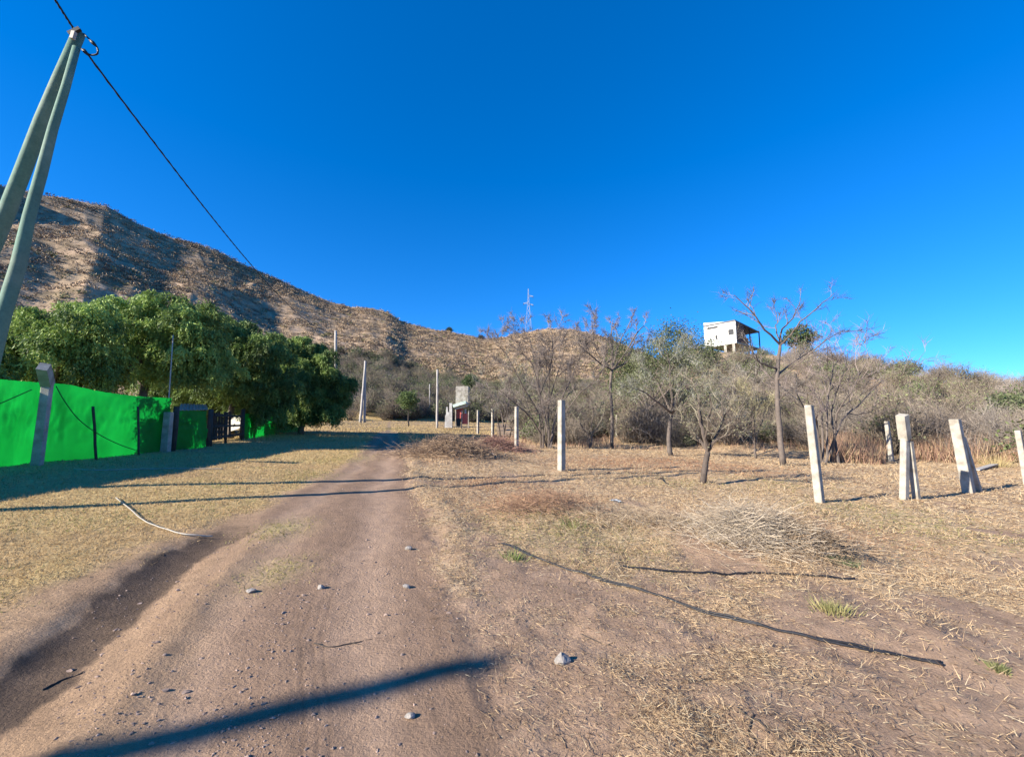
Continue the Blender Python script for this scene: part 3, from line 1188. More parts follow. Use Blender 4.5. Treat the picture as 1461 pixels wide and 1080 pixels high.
def tree_small():
    base = hit(1003, 690)
    D = base.y
    tm = TreeMaker(9, bark=(.10, .078, .065), twig=(.215, .185, .14), wob=.28, up=.05, ratio=.55, nch=(4, 6), min_r=.005, spike_len=(.1, .32), spikes_per=5, twig_r=.005)
    rn = tm.r
    tm.limb(refine(pix_pts(base, [(1006, 665, 0), (1010, 645, 0)], D), .004, rn), .085, .065, 0, trunk=True)
    f = at(1010, 645, D)
    for pix, r0 in [([(1004, 620, .1), (998, 595, .2), (996, 570, .3), (992, 550, .3)], .05),
                    ([(1016, 632, -.1), (1028, 610, -.2), (1036, 590, -.3), (1048, 575, -.4)], .055),
                    ([(1008, 615, -.3), (1014, 585, -.5), (1012, 560, -.6)], .04),
                    ([(1000, 630, .3), (985, 612, .5), (972, 600, .5)], .04),
                    ([(1020, 625, .3), (1032, 600, .6), (1030, 570, .8), (1040, 550, .9)], .04)]:
        tm.limb(refine([f] + [at(a, b, D + c) for a, b, c in pix], .015, rn), r0, .012, 2, first=.2)
    lf = leaf_sprays(tm.tips, 5, .10, .045, ((.16, .155, .085), (.27, .25, .15)), 4)
    return finish_tree(tm, base, 'thorn_tree', 'small thorn tree with a dark leaning trunk standing alone in the field', 'tree', lf)


def multi_shrub(basepx, depth, stems, label, seed, name='bare_shrub', twig=PURP, bark=(.13, .105, .09), depthn=3, r0=.05, leafy=None, ratio=.55, sp=4,
                tw=.007, cat='shrub', nch=(4, 6), trunk=None, sl=(.2, .6)):
    base = place(basepx, depth)
    D = depth
    tm = TreeMaker(seed, bark=bark, twig=twig, wob=.22, up=.06, ratio=ratio, nch=nch, min_r=.007, spike_len=sl, spikes_per=sp, twig_r=tw)
    rn = tm.r
    start = base
    if trunk:
        pts = refine(pix_pts(base, trunk, D), .01, rn)
        tm.limb(pts, r0 * 2.0, r0 * 1.4, 0, trunk=True)
        start = pts[-1]
    for k, pix in enumerate(stems):
        if not trunk:
            b = base + Vector((rn.uniform(-.35, .35), rn.uniform(-.35, .35), 0))
            b.z = tz(b.x, b.y)
        else:
            b = start
        pts = refine([b] + [at(a, q, D + c) for a, q, c in pix], .03, rn, 2)
        tm.limb(pts, r0 * rn.uniform(.8, 1.2), .015, depthn - 1, trunk=False, first=.22)
    lf = None
    if leafy:
        n_per, spread, size, c0, c1 = leafy
        lf = leaf_sprays(tm.tips, n_per, spread, size, (c0, c1), seed)
    return finish_tree(tm, base, name, label, cat, lf)


tree_tall_bare()
tree_small()
OL0, OL1 = (.10, .115, .05), (.24, .24, .14)
multi_shrub(778, 23, [[(768, 590, 0), (745, 550, -.4), (722, 505, -.8), (705, 490, -1)], [(775, 580, .5), (765, 530, 1), (755, 485, 1.2), (742, 472, 1.4)],
                      [(782, 580, -.5), (785, 530, -1), (790, 490, -1.3), (785, 470, -1.3)], [(795, 585, .3), (815, 540, .8), (830, 500, 1.2), (842, 478, 1.3)],
                      [(800, 595, -.4), (830, 560, -1), (855, 535, -1.4), (868, 515, -1.5)], [(760, 600, -.6), (735, 575, -1.2), (705, 550, -1.6)],
                      [(785, 570, 1.2), (800, 520, 1.8), (808, 482, 2.0)], [(770, 560, -1.0), (760, 520, -1.6), (740, 500, -2.0)]],
            'wide many stemmed bare shrub with purplish twigs behind the tallest near post', 21, r0=.055, depthn=4, ratio=.38, nch=(6, 8), sp=3, sl=(.15, .45))
multi_shrub(872, 25, [[(852, 500, .5), (846, 480, .6), (845, 460, .8)], [(875, 500, 0), (872, 478, .1), (875, 455, .2)], [(892, 505, -.4), (905, 480, -.6), (918, 465, -.6), (926, 472, -.8)],
                      [(858, 520, -.8), (840, 505, -1.4), (825, 490, -1.6)], [(890, 520, .8), (912, 500, 1.2), (920, 490, 1.2)], [(880, 500, .8), (888, 480, 1), (900, 458, 1.2)]],
            'bare tree with an upright dark trunk and open crown behind the wide shrub', 33, name='bare_tree', cat='tree', r0=.052, depthn=4, ratio=.36, sl=(.15, .4),
            trunk=[(873, 590, 0), (871, 550, 0), (873, 528, 0)], nch=(5, 6), sp=2)
multi_shrub(955, 20.5, [[(945, 560, .3), (930, 535, .6), (915, 520, .8)], [(958, 550, 0), (955, 520, 0), (950, 500, .1)], [(975, 560, -.5), (990, 540, -.8), (1000, 525, -.8)],
                      [(940, 575, -.8), (920, 560, -1.2), (900, 552, -1.4)], [(965, 565, .9), (978, 535, 1.3), (985, 512, 1.5)], [(970, 580, -.8), (992, 570, -1.2), (1012, 565, -1.4)]],
            'grey green thorn tree with lichened crown left of the small field tree', 44, name='thorn_tree', cat='tree', r0=.06, depthn=4, ratio=.5, twig=(.26, .25, .21),
            trunk=[(954, 625, 0), (958, 590, 0)], leafy=(11, .24, .075, OL0, OL1), nch=(4, 5), sp=3)
multi_shrub(925, 30, [[(915, 560, .3), (900, 530, .6), (890, 512, .8)], [(930, 545, 0), (928, 515, 0), (930, 498, .1)], [(945, 545, -.5), (960, 515, -.8), (972, 497, -.8)],
                      [(950, 560, -.8), (975, 530, -1.2), (990, 510, -1.4)], [(905, 560, .9), (895, 540, 1.3), (885, 530, 1.5)]],
            'dark green dense tree behind the grey green thorn tree, below the house', 45, name='evergreen_tree', cat='tree', r0=.07, depthn=4, ratio=.5, twig=(.2, .19, .16),
            trunk=[(922, 600, 0), (924, 585, 0)], leafy=(26, .42, .13, (.045, .07, .025), (.14, .16, .06)), nch=(4, 5), sp=1)
multi_shrub(1175, 19.5, [[(1172, 590, .3), (1160, 560, .6), (1150, 535, .8), (1140, 520, .8)], [(1180, 580, 0), (1185, 550, .2), (1188, 520, .3), (1185, 500, .3)],
                        [(1195, 590, -.4), (1215, 560, -.8), (1228, 530, -.9), (1240, 510, -1)], [(1165, 600, -.6), (1145, 580, -1), (1135, 560, -1.2)],
                        [(1200, 600, .8), (1225, 580, 1.2), (1245, 555, 1.4), (1262, 540, 1.4)], [(1185, 590, 1), (1200, 540, 1.5), (1210, 505, 1.6)]],
            'dark stemmed bare shrub just behind the leaning post beside the tall tree', 51, twig=(.22, .175, .16), r0=.055, depthn=4, ratio=.5, nch=(4, 5), sp=2)
multi_shrub(840, 24, [[(838, 620, .0), (828, 605, .1), (822, 590, .2)], [(845, 620, -.2), (858, 600, -.3), (866, 582, -.4)], [(842, 615, .3), (846, 590, .4), (844, 570, .5)]],
            'low twisted shrub with a forked trunk between the trunks of bare trees', 57, r0=.05, depthn=3, ratio=.5, twig=(.25, .24, .17), trunk=[(842, 640, 0)],
            leafy=(4, .14, .06, (.17, .17, .07), (.26, .25, .12)))
multi_shrub(1075, 21, [[(1080, 620, 0), (1088, 600, .1), (1092, 580, .2)], [(1070, 618, .2), (1055, 600, .4), (1045, 585, .5)], [(1076, 600, -.3), (1074, 575, -.4), (1068, 560, -.4)]],
            'yellowish slender shrub left of the tall bare tree trunk', 58, r0=.035, depthn=3, ratio=.55, twig=(.33, .29, .17), trunk=[(1077, 640, 0)],
            leafy=(3, .14, .06, (.25, .22, .09), (.32, .29, .14)))
multi_shrub(1040, 28, [[(1035, 580, 0), (1020, 550, .3), (1010, 525, .5)], [(1045, 575, 0), (1050, 540, .2), (1046, 520, .3)], [(1055, 585, -.5), (1072, 555, -.8), (1080, 530, -1)],
                       [(1030, 590, -.5), (1008, 570, -1), (995, 555, -1.2)]],
            'grey bare thicket shrub below the bare slope of the knoll', 61, r0=.05, depthn=4, ratio=.5, twig=(.27, .235, .205), nch=(4, 5), sp=2)
multi_shrub(720, 30, [[(715, 590, 0), (700, 560, .3), (692, 540, .5)], [(725, 580, 0), (728, 550, .2), (722, 530, .3)], [(735, 590, -.5), (745, 565, -.8), (752, 545, -1)],
                      [(708, 595, -.5), (692, 580, -1), (684, 570, -1.2)]],
            'olive leaved shrub behind the row of posts, right of the red ruin', 63, r0=.05, depthn=4, ratio=.5, twig=(.25, .225, .19), nch=(4, 5), sp=2,
            leafy=(3, .3, .10, (.11, .12, .05), (.2, .2, .1)))


# ------------------------------------------------------------------ scrub mass: many small bare bushes
def bush_variant(seed, h, rad, n, twig, leafc=None, tr=.014):
    rs = np.random.default_rng(seed)
    g = Geo()
    # curved stems as two spike segments, from the base outward
    az = rs.random(n) * 6.28
    out = rs.random(n) ** .6
    b = np.stack([np.cos(az) * .18 * rad * rs.random(n), np.sin(az) * .18 * rad * rs.random(n), np.zeros(n)], 1)
    tip = np.stack([np.cos(az) * rad * out, np.sin(az) * rad * out, h * (.45 + .55 * rs.random(n)) * (1.05 - .45 * out ** 2)], 1)
    k = rs.random(n)[:, None] * .5 + .25
    mid = b + (tip - b) * k + rs.normal(size=(n, 3)) * .12 * rad
    c = np.array(twig) * (.7 + .6 * rs.random((n, 1)))
    spikes(g, b[: n // 3], (mid - b)[: n // 3] * 1.1, tr * 1.6, c[: n // 3] * .8)
    spikes(g, mid, tip - mid, tr, c)
    # fine cross twigs
    m = n * 3
    idx = rs.integers(0, n, m)
    q = mid[idx] + (tip - mid)[idx] * rs.random((m, 1))
    d = rs.normal(size=(m, 3)) * .22 * rad + (tip - mid)[idx] * .25
    spikes(g, q, d, tr * .75, np.array(twig) * (.75 + .7 * rs.random((m, 1))))
    if leafc is not None:
        num, size, c0, c1 = leafc
        idx = rs.integers(0, n, num)
        q = mid[idx] + (tip - mid)[idx] * rs.random((num, 1)) ** .5 * 1.05 + rs.normal(size=(num, 3)) * .08 * rad
        d = rs.normal(size=(num, 3))
        d = d / np.linalg.norm(d, axis=1)[:, None] * size
        leaves(g, q, d, size * .6, np.array(c0) + (np.array(c1) - np.array(c0)) * rs.random((num, 1)))
    return g.arrays()


def merge_instances(variants, pick, pos, scale, rotz, tint):
    g = Geo()
    for vi, (v, t, q, c) in enumerate(variants):
        ids = np.nonzero(pick == vi)[0]
        if len(ids) == 0:
            continue
        ca, sa = np.cos(rotz[ids]), np.sin(rotz[ids])
        s = scale[ids][:, None]
        X = (v[None, :, 0] * ca[:, None] - v[None, :, 1] * sa[:, None]) * s + pos[ids, 0][:, None]
        Y = (v[None, :, 0] * sa[:, None] + v[None, :, 1] * ca[:, None]) * s + pos[ids, 1][:, None]
        Z = v[None, :, 2] * s + pos[ids, 2][:, None]
        V = np.stack([X, Y, Z], -1).reshape(-1, 3)
        off = (np.arange(len(ids)) * len(v))[:, None, None]
        T = (t[None] + off).reshape(-1, 3) if len(t) else None
        Qd = (q[None] + off).reshape(-1, 4) if len(q) else None
        Cc = (c[None] * tint[ids][:, None, :]).reshape(-1, 3)
        g.add(V, T, Qd, Cc)
    return g


def scrub():
    V = [bush_variant(1, 2.6, 1.7, 260, (.19, .152, .122)), bush_variant(2, 2.2, 1.6, 240, (.205, .168, .128)),
         bush_variant(3, 2.9, 1.6, 230, (.175, .142, .108), (260, .16, (.12, .13, .055), (.22, .22, .12))),
         bush_variant(4, 2.2, 1.8, 240, (.22, .185, .155)),
         bush_variant(5, 2.4, 1.7, 160, (.2, .17, .14), (900, .17, (.06, .085, .03), (.16, .18, .08)))]
    # knoll
    x, y, r = scatter_polar(1500, 27, 84, -8, 60, 0.3)
    b, hm, hk, u, uk = hills(x, y)
    dens = (hk > .15) * sstep(0.0, .08, uk)
    hx = at(1075, 520, 66)
    clear = np.exp(-((x - hx.x) ** 2 / 18.0 + (y - hx.y) ** 2 / 60.0))
    hq = Vector((38, 71, 0))
    clear = np.maximum(clear, (np.hypot(x - 37.0, y - 71.5) < 5.0) * 1.0)
    keep = rng.random(len(x)) < dens * (1 - clear) * .42
    # keep the slope in front of the house open so it shows
    x, y, r = x[keep], y[keep], r[keep]
    n = len(x)
    z = terrain(x, y) - .05
    olive = fbm(x / 7, y / 7, 401, 3)
    pick = np.where(olive > .14, np.where(rng.random(n) < .55, 4, 2), rng.integers(0, 4, n))
    g = merge_instances(V, pick, np.stack([x, y, z], 1), (.55 + .6 * rng.random(n)), rng.random(n) * 6.28, .8 + .45 * rng.random((n, 1)) * np.ones((1, 3)))
    o = obj('scrub', g, M_twig)
    tag(o, 'dense purplish grey leafless scrub covering the knoll on the right', 'scrub', kind='stuff')
    # undergrowth between the trees at the edge of the cleared field
    px = rng.uniform(765, 1250, 420)
    dep = rng.uniform(26, 35, 420)
    x, y = (px - CX) / F * dep, dep
    keep = (fbm(x * .35, y * .35, 403, 3) + .03 * (y - 29) > -.05)
    for qx in (837, 880, 937):
        keep &= (np.abs(px - qx) > 17) | (dep > 33)
    x, y = x[keep], y[keep]
    n = len(x)
    g = merge_instances(V, rng.integers(0, 5, n), np.stack([x, y, terrain(x, y) - .05], 1), .25 + .45 * rng.random(n) ** 1.5 + .012 * (y - 22), rng.random(n) * 6.28, .75 + .5 * rng.random((n, 1)) * np.ones((1, 3)))
    px = rng.uniform(745, 1010, 60)
    dep = rng.uniform(30, 38, 60)
    keep = np.ones(60, bool)
    for qx, qd in ((837, 36), (880, 31), (937, 27.5)):
        keep &= (np.abs(px - qx) > 20) | (dep > qd + 1.5)
    x, y = ((px - CX) / F * dep)[keep], dep[keep]
    n = len(x)
    g2 = merge_instances(V, rng.integers(0, 4, n), np.stack([x, y, terrain(x, y) - .05], 1), .8 + .6 * rng.random(n), rng.random(n) * 6.28, .8 + .4 * rng.random((n, 1)) * np.ones((1, 3)))
    v2, t2, q2, c2 = g2.arrays()
    g.add(v2, t2, q2, c2)
    o = obj('undergrowth', g, M_twig)
    tag(o, 'low tangled leafless undergrowth between the tree trunks behind the field', 'scrub', kind='stuff')
    # belt of scrub at the foot of the big hill
    x, y, r = scatter_polar(1500, 50, 130, -36, 12, 0.5)
    b, hm, hk, u, uk = hills(x, y)
    s = road_s(x, y)
    keep = (rng.random(len(x)) < sstep(-.05, .03, u) * (1 - .75 * sstep(.05, .35, u))) & (hm > hk * 1.0) & ((s < -.3) | (s > 1.3) | (y > 60))
    x, y, r = x[keep], y[keep], r[keep]
    n = len(x)
    z = terrain(x, y) - .1
    pick = np.where(rng.random(n) < .35, 4, np.where(rng.random(n) < .5, 2, rng.integers(0, 4, n)))
    V2 = [(v, t, q, c) for (v, t, q, c) in V]
    g = merge_instances(V2, pick, np.stack([x, y, z], 1), (.7 + .8 * rng.random(n)), rng.random(n) * 6.28, .7 + .45 * rng.random((n, 1)) * np.ones((1, 3)))
    o = obj('hill_foot_scrub', g, M_twig)
    tag(o, 'belt of grey and olive bushes along the foot of the big hill', 'scrub', kind='stuff')
    # small bushes and tussocks all over the hillside
    tv = []
    for sd_ in range(4):
        rs = np.random.default_rng(500 + sd_)
        g0 = Geo()
        n0 = 34
        p = rs.normal(size=(n0, 3)) * np.array([.5, .5, .25]) + np.array([0, 0, .3])
        d = rs.normal(size=(n0, 3))
        d[:, 2] = np.abs(d[:, 2]) * .8
        d = d / np.linalg.norm(d, axis=1)[:, None] * .46
        leaves(g0, p, d, .25, (.7 + .6 * rs.random((n0, 1))) * np.ones((1, 3)))
        tv.append(g0.arrays())
    x, y, r = scatter_polar(60000, 60, 365, -54, 18, 0.15)
    b, hm, hk, u, uk = hills(x, y)
    dn = sstep(-.35, .4, fbm(x / 22, y / 22, 402, 4))
    keep = (u > .02) & (u < 1.03) & (hm > hk) & (rng.random(len(x)) < .25 + .75 * dn)
    x, y, r = x[keep], y[keep], r[keep]
    n = len(x)
    z = terrain(x, y) - .15
    low = 1 - sstep(.05, .5, u[keep])
    t1 = rng.random(n)
    tint = np.where((t1 < .38)[:, None], C(.17, .125, .095), np.where((t1 < .42 + .3 * low)[:, None], C(.20, .185, .085), C(.37, .27, .175)))
    tint = tint * (.7 + .6 * rng.random((n, 1)))
    g = merge_instances(tv, rng.integers(0, 4, n), np.stack([x, y, z], 1), (.4 + .9 * rng.random(n) ** 3) * (.7 + r / 360), rng.random(n) * 6.28, tint)
    o = obj('hillside_vegetation', g, M_twig)
    tag(o, 'dark bushes and dry tussocks dotted all over the brown hillside', 'scrub', kind='stuff')


scrub()


# tall dry stems at the edge of the cleared field
def dry_stems():
    g = Geo()
    n = 60000
    px = np.concatenate([rng.uniform(1180, 1600, n // 2), rng.uniform(700, 1200, n - n // 2)])
    dep = np.where(np.arange(n) < n // 2, rng.uniform(19.5, 26, n), rng.uniform(24, 33, n))
    x = (px - CX) / F * dep
    y = dep
    dep = np.where((np.abs(px - 1270) < 15) & (dep < 24.5), 0, dep)
    k = fbm(x * .5, y * .5, 601, 4) - 9 * (dep == 0)
    keep = rng.random(n) < np.where(np.arange(n) < n // 2, .85, .25) * sstep(-.5, .35, k)
    x, y = x[keep], y[keep]
    right = (np.arange(n) < n // 2)[keep]
    m = len(x)
    z = terrain(x, y)
    h = np.where(right, .7 + 1.0 * rng.random(m), .2 + .4 * rng.random(m)) * (.7 + .5 * fbm(x * .6, y * .6, 602, 3))
    d = np.stack([rng.normal(size=m) * .22, rng.normal(size=m) * .22, np.ones(m)], 1) * h[:, None]
    c = lerp(np.broadcast_to(C(.42, .27, .18), (m, 3)), C(.28, .165, .12), rng.random(m))
    c = lerp(c, C(.48, .37, .22), (rng.random(m) < .3) * .8)
    blades(g, np.stack([x, y, z], 1), d, .03, c)
    o = obj('tall_dry_grass', g, M_straw)
    tag(o, 'tall reddish dry grass along the far edge of the cleared field', 'dry grass', kind='stuff')


dry_stems()


# ------------------------------------------------------------------ green weeping trees behind the fence
def weeping_tree(basepx, depth, blobs, label, seed, trunk_top, stems, cols=((.045, .085, .022), (.40, .53, .13)), leaf=.15):
    base = place(basepx, depth)
    rs = np.random.default_rng(seed)
    tm = TreeMaker(seed, bark=(.14, .115, .095), twig=(.13, .11, .08), wob=.2, up=.08, ratio=.5, nch=(2, 3), spikes_per=0)
    pts = refine([base, at(*trunk_top, depth)], .03, tm.r, 4)
    tm.limb(pts, .19, .13, 0, trunk=True)
    top = pts[-1]
    bl = []
    for (px, py, rp, dd) in blobs:
        c = at(px, py, depth + dd)
        bl.append((np.array(tuple(c)), rp / F * (depth + dd)))
    for (c, rad) in bl[:stems]:
        tm.limb(refine([top, (top + Vector(c)) / 2 + Vector((0, 0, .2)), Vector(c)], .06, tm.r, 3), .09, .03, 1)
    tm.finish()
    P, D, CC = [], [], []
    for bi, (c, rad) in enumerate(bl):
        # each bough carries separate hanging clumps with gaps between them
        nc = int(12 + 15 * rad * rad)
        uc = rs.normal(size=(nc, 3))
        uc[:, 2] = uc[:, 2] * .9 + .2
        uc /= np.linalg.norm(uc, axis=1)[:, None]
        cc = c + uc * (rad * (.45 + .8 * rs.random(nc)))[:, None] * np.array([1, 1, .85])
        cr = (.20 + .26 * rs.random(nc)) * min(1, .5 + rad * .4)
        for q in range(nc):
            ns = int(46 * (cr[q] / .4) ** 2)
            u = rs.normal(size=(ns, 3))
            u[:, 2] = np.abs(u[:, 2]) * .8
            u /= np.linalg.norm(u, axis=1)[:, None]
            st = cc[q] + u * (cr[q] * rs.random(ns) ** .5)[:, None] * np.array([1, 1, .7])
            L = (.22 + .55 * rs.random(ns) ** 1.3) * (.6 + .5 * cr[q] / .4)
            k = 14
            t = (np.arange(k) + .5) / k
            out = u * np.array([1, 1, .2]) * .7 + uc[q] * np.array([.5, .5, .1])
            pp = st[:, None, :] + out[:, None, :] * (L * .42)[:, None, None] * np.sqrt(t)[None, :, None] + np.array([0, 0, -1.0]) * (L[:, None] * (t ** 1.4)[None, :])[..., None]
            pp = pp + rs.normal(size=pp.shape) * .025
            dn = rs.normal(size=pp.shape) * .45 + out[:, None, :] * .35
            dn[..., 2] -= .8
            dn /= np.linalg.norm(dn, axis=-1)[..., None]
            ll = leaf * (.6 + .8 * rs.random(pp.shape[:2]))
            tone = (.15 + .7 * rs.random()) + .3 * (rs.random((ns, 1)) - .5) + .35 * (rs.random((ns, k)) - .5)
            tone = np.clip(tone, 0, 1.1)
            P.append(pp.reshape(-1, 3))
            D.append((dn * ll[..., None]).reshape(-1, 3))
            CC.append((np.array(cols[0]) + (np.array(cols[1]) - np.array(cols[0])) * tone.reshape(-1, 1)))
    g = Geo()
    P, D, CC = np.concatenate(P), np.concatenate(D), np.concatenate(CC)
    ok = P[:, 2] > tz(base.x, base.y) + .35
    P, D, CC = P[ok], D[ok], CC[ok]
    leaves(g, P, D, .034 + .0006 * depth, CC)
    g.v = [v - np.array(tuple(base)) for v in g.v]
    for q in (tm.trunk, tm.br):
        q.v = [v - np.array(tuple(base)) for v in q.v]
    root = thing('weeping_tree', label, 'tree', tuple(base), 'weeping green trees behind the fence')
    obj('trunk', tm.trunk, M_bark, root, True)
    obj('limbs', tm.br, M_bark, root, True)
    obj('crown', g, M_leaf, root)
    return root


weeping_tree(60, 14.5, [(20, 475, 32, 0), (70, 470, 30, .3), (110, 472, 34, -.2), (40, 510, 36, .3), (95, 515, 40, 0), (-15, 490, 40, 0), (-60, 480, 45, .5), (140, 500, 32, .4), (-30, 530, 38, 0), (60, 545, 30, .5), (120, 545, 26, .6), (-60, 565, 34, .3), (-10, 575, 34, .5), (40, 580, 32, .6), (85, 580, 30, .8), (-65, 490, 40, -2.2), (-65, 530, 42, -2.2), (-66, 565, 38, -2.2), (0, 462, 26, .2), (130, 450, 26, .3)],  # boughs out of view at the left added to shade the cloth's end
             'light green weeping tree at the left end, behind the near fence post', 71, (62, 560), 4, leaf=.13)
weeping_tree(207, 17.5, [(150, 455, 30, 0), (195, 448, 32, .2), (235, 446, 32, 0), (270, 462, 34, .3), (130, 485, 30, -.3), (175, 485, 36, .3), (225, 485, 40, 0), (275, 500, 40, .2), (160, 520, 26, .5),
                         (250, 530, 30, .2), (295, 520, 34, .5), (120, 520, 26, .6), (205, 515, 26, 1.0)],
             'largest weeping tree, with a forked trunk showing above the fence', 72, (206, 548), 5, leaf=.15)
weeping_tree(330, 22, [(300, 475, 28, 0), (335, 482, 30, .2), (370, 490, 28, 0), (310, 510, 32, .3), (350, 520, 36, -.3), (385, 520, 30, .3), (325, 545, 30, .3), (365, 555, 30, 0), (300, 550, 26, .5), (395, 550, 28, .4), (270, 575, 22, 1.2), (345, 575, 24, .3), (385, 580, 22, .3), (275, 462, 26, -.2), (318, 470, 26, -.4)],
             'weeping tree in the middle of the row over the wooden gate, its shade painted into the leaves', 73, (332, 575), 4, leaf=.17, cols=((.035, .065, .018), (.26, .36, .09)))  # leaf colours darkened to stand for the shade on this tree
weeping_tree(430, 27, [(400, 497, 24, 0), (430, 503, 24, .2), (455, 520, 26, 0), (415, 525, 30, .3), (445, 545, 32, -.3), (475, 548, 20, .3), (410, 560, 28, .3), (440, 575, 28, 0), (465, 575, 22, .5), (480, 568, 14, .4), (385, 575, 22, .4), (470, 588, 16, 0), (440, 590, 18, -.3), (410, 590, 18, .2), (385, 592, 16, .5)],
             'farthest weeping tree of the row, its crown reaching down to the road', 74, (432, 585), 4, leaf=.19, cols=((.035, .065, .018), (.26, .36, .09)))  # shade at the row's far end put into the darker leaf colours


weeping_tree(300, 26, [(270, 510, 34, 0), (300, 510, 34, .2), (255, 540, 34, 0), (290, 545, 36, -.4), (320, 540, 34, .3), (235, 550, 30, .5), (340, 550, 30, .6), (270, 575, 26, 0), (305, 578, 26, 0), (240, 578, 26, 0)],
             'weeping tree added behind the row to shade the far cloth, mostly hidden', 75, (300, 575), 4, leaf=.2, cols=((.035, .065, .018), (.26, .36, .09)))  # tree added to shade the far cloth; its leaves painted darker as shaded


# ------------------------------------------------------------------ fence of green cloth
def shade_cloth(top, bottom_px, label, seed, nseg=90, nh=30, ripple=.05, group='green shade cloth panels', name='shade_cloth'):
    """top: list of (px, py, depth); bottom follows bottom_px list of (px, py) at the same depth"""
    rs = random.Random(seed)
    tops = [at(*q) for q in top]
    bots = [at(b[0], b[1], q[2]) for b, q in zip(bottom_px, top)]
    for b_ in bots:
        b_.z = tz(b_.x, b_.y) - .04
    def samp(pts, t):
        f = t * (len(pts) - 1)
        i = min(int(f), len(pts) - 2)
        return pts[i].lerp(pts[i + 1], f - i)
    V = []
    for i in range(nseg + 1):
        t = i / nseg
        a, b = samp(tops, t), samp(bots, t)
        for j in range(nh + 1):
            k = j / nh
            p = a.lerp(b, k)
            wav = math.sin(t * 9 + k * 3 + seed) * .5 + math.sin(t * 23 - k * 5 + seed * 2) * .3 + float(fbm(np.array([t * 26 + k * 6]), np.array([k * 7 - t * 5]), 5, 3)[0]) * 1.2
            p = p + Vector((wav * ripple, wav * ripple * .3, 0)) * math.sin(math.pi * min(k * 1.2, 1)) + Vector((0, 0, rs.uniform(-.006, .006)))
            V.append(tuple(p))
    q = []
    m = nh + 1
    for i in range(nseg):
        for j in range(nh):
            q.append((i * m + j, (i + 1) * m + j, (i + 1) * m + j + 1, i * m + j + 1))
    g = Geo()
    g.add(V, None, q)
    o = obj(name, g, M_cloth, smooth=True)
    tag(o, label, 'shade cloth', group)
    return o


shade_cloth([(-120, 528, 8.6), (-40, 537, 9.6), (20, 543, 10.4), (62, 546, 11.2)], [(-120, 690), (-40, 672), (20, 663), (52, 656)],
            'bright green shade cloth left of the bent concrete post', 1)
def fence_out_of_frame():
    a, c = at(-120, 528, 8.6), at(-120, 690, 8.6)
    g = Geo()
    V, q = [], []
    n, m = 24, 8
    for i in range(n + 1):
        t = i / n
        x, y = a.x + .1 * math.sin(t * 20), a.y - t * 13.5
        zg = tz(x, y)
        for j in range(m + 1):
            V.append((x + .03 * math.sin(t * 31 + j), y, zg + (a.z - tz(a.x, a.y)) * j / m))
    for i in range(n):
        for j in range(m):
            q.append((i * (m + 1) + j, (i + 1) * (m + 1) + j, (i + 1) * (m + 1) + j + 1, i * (m + 1) + j + 1))
    g.add(V, None, q)
    tag(obj('shade_cloth', g, M_cloth, smooth=True), 'green shade cloth going on out of view towards the viewer along the left side', 'shade cloth', 'green shade cloth panels')


fence_out_of_frame()
shade_cloth([(68, 546, 11.2), (100, 549, 11.6), (140, 558, 12.3), (175, 563, 13.1), (205, 566, 13.8), (245, 568, 14.9)],
            [(56, 652), (90, 650), (140, 647), (175, 646), (203, 645), (240, 643)],
            'long bright green shade cloth with a diagonal crease right of the bent post', 2)
shade_cloth([(254, 586, 15.2), (275, 586, 15.8), (295, 586, 16.6)], [(248, 642), (272, 640), (294, 636)],
            'small dark green cloth on the side gate under the pale sheet', 3, nseg=16)
shade_cloth([(350, 590, 21.0), (375, 592, 24), (400, 594, 27.5), (430, 597, 31)], [(348, 628), (375, 625), (400, 621), (430, 617)],
            'shaded green cloth under the trees beyond the wooden gate', 4, ripple=.06)


def cloth_stripe(pix, label):
    P = refine([at(*q) for q in pix], 0, random, 5)
    b = P[0].copy()
    g = Geo()
    tube(g, [p - b for p in P], .012, 5)  # dark line across the cloth, drawn as a thin green tube
    tag(obj('stripe', g, M_stripegreen, loc=tuple(b), smooth=True), label, 'stripe')


M_stripegreen = mat('dark_green_stripe', (.01, .10, .02), rough=.8, var=.1)
cloth_stripe([(80, 551, 11.3), (92, 572, 11.35), (112, 598, 11.55), (140, 619, 11.95), (170, 634, 12.6), (193, 642, 13.1)], 'sagging dark cord hanging diagonally across the long bright green cloth')
cloth_stripe([(-10, 580, 9.8), (20, 567, 10.2), (45, 556, 10.6)], 'dark cord rising towards the bent post on the left green cloth')
g = Geo()
b = place(240, 15.6)
t = at(247, 478, 15.6)
tube(g, [Vector((0, 0, -.1)), (t - b) * .5, t - b], [.022, .02, .017], 8)
tag(obj('metal_mast', g, M_greypole, loc=tuple(b), smooth=True), 'thin grey mast rising in front of the largest weeping tree', 'mast')


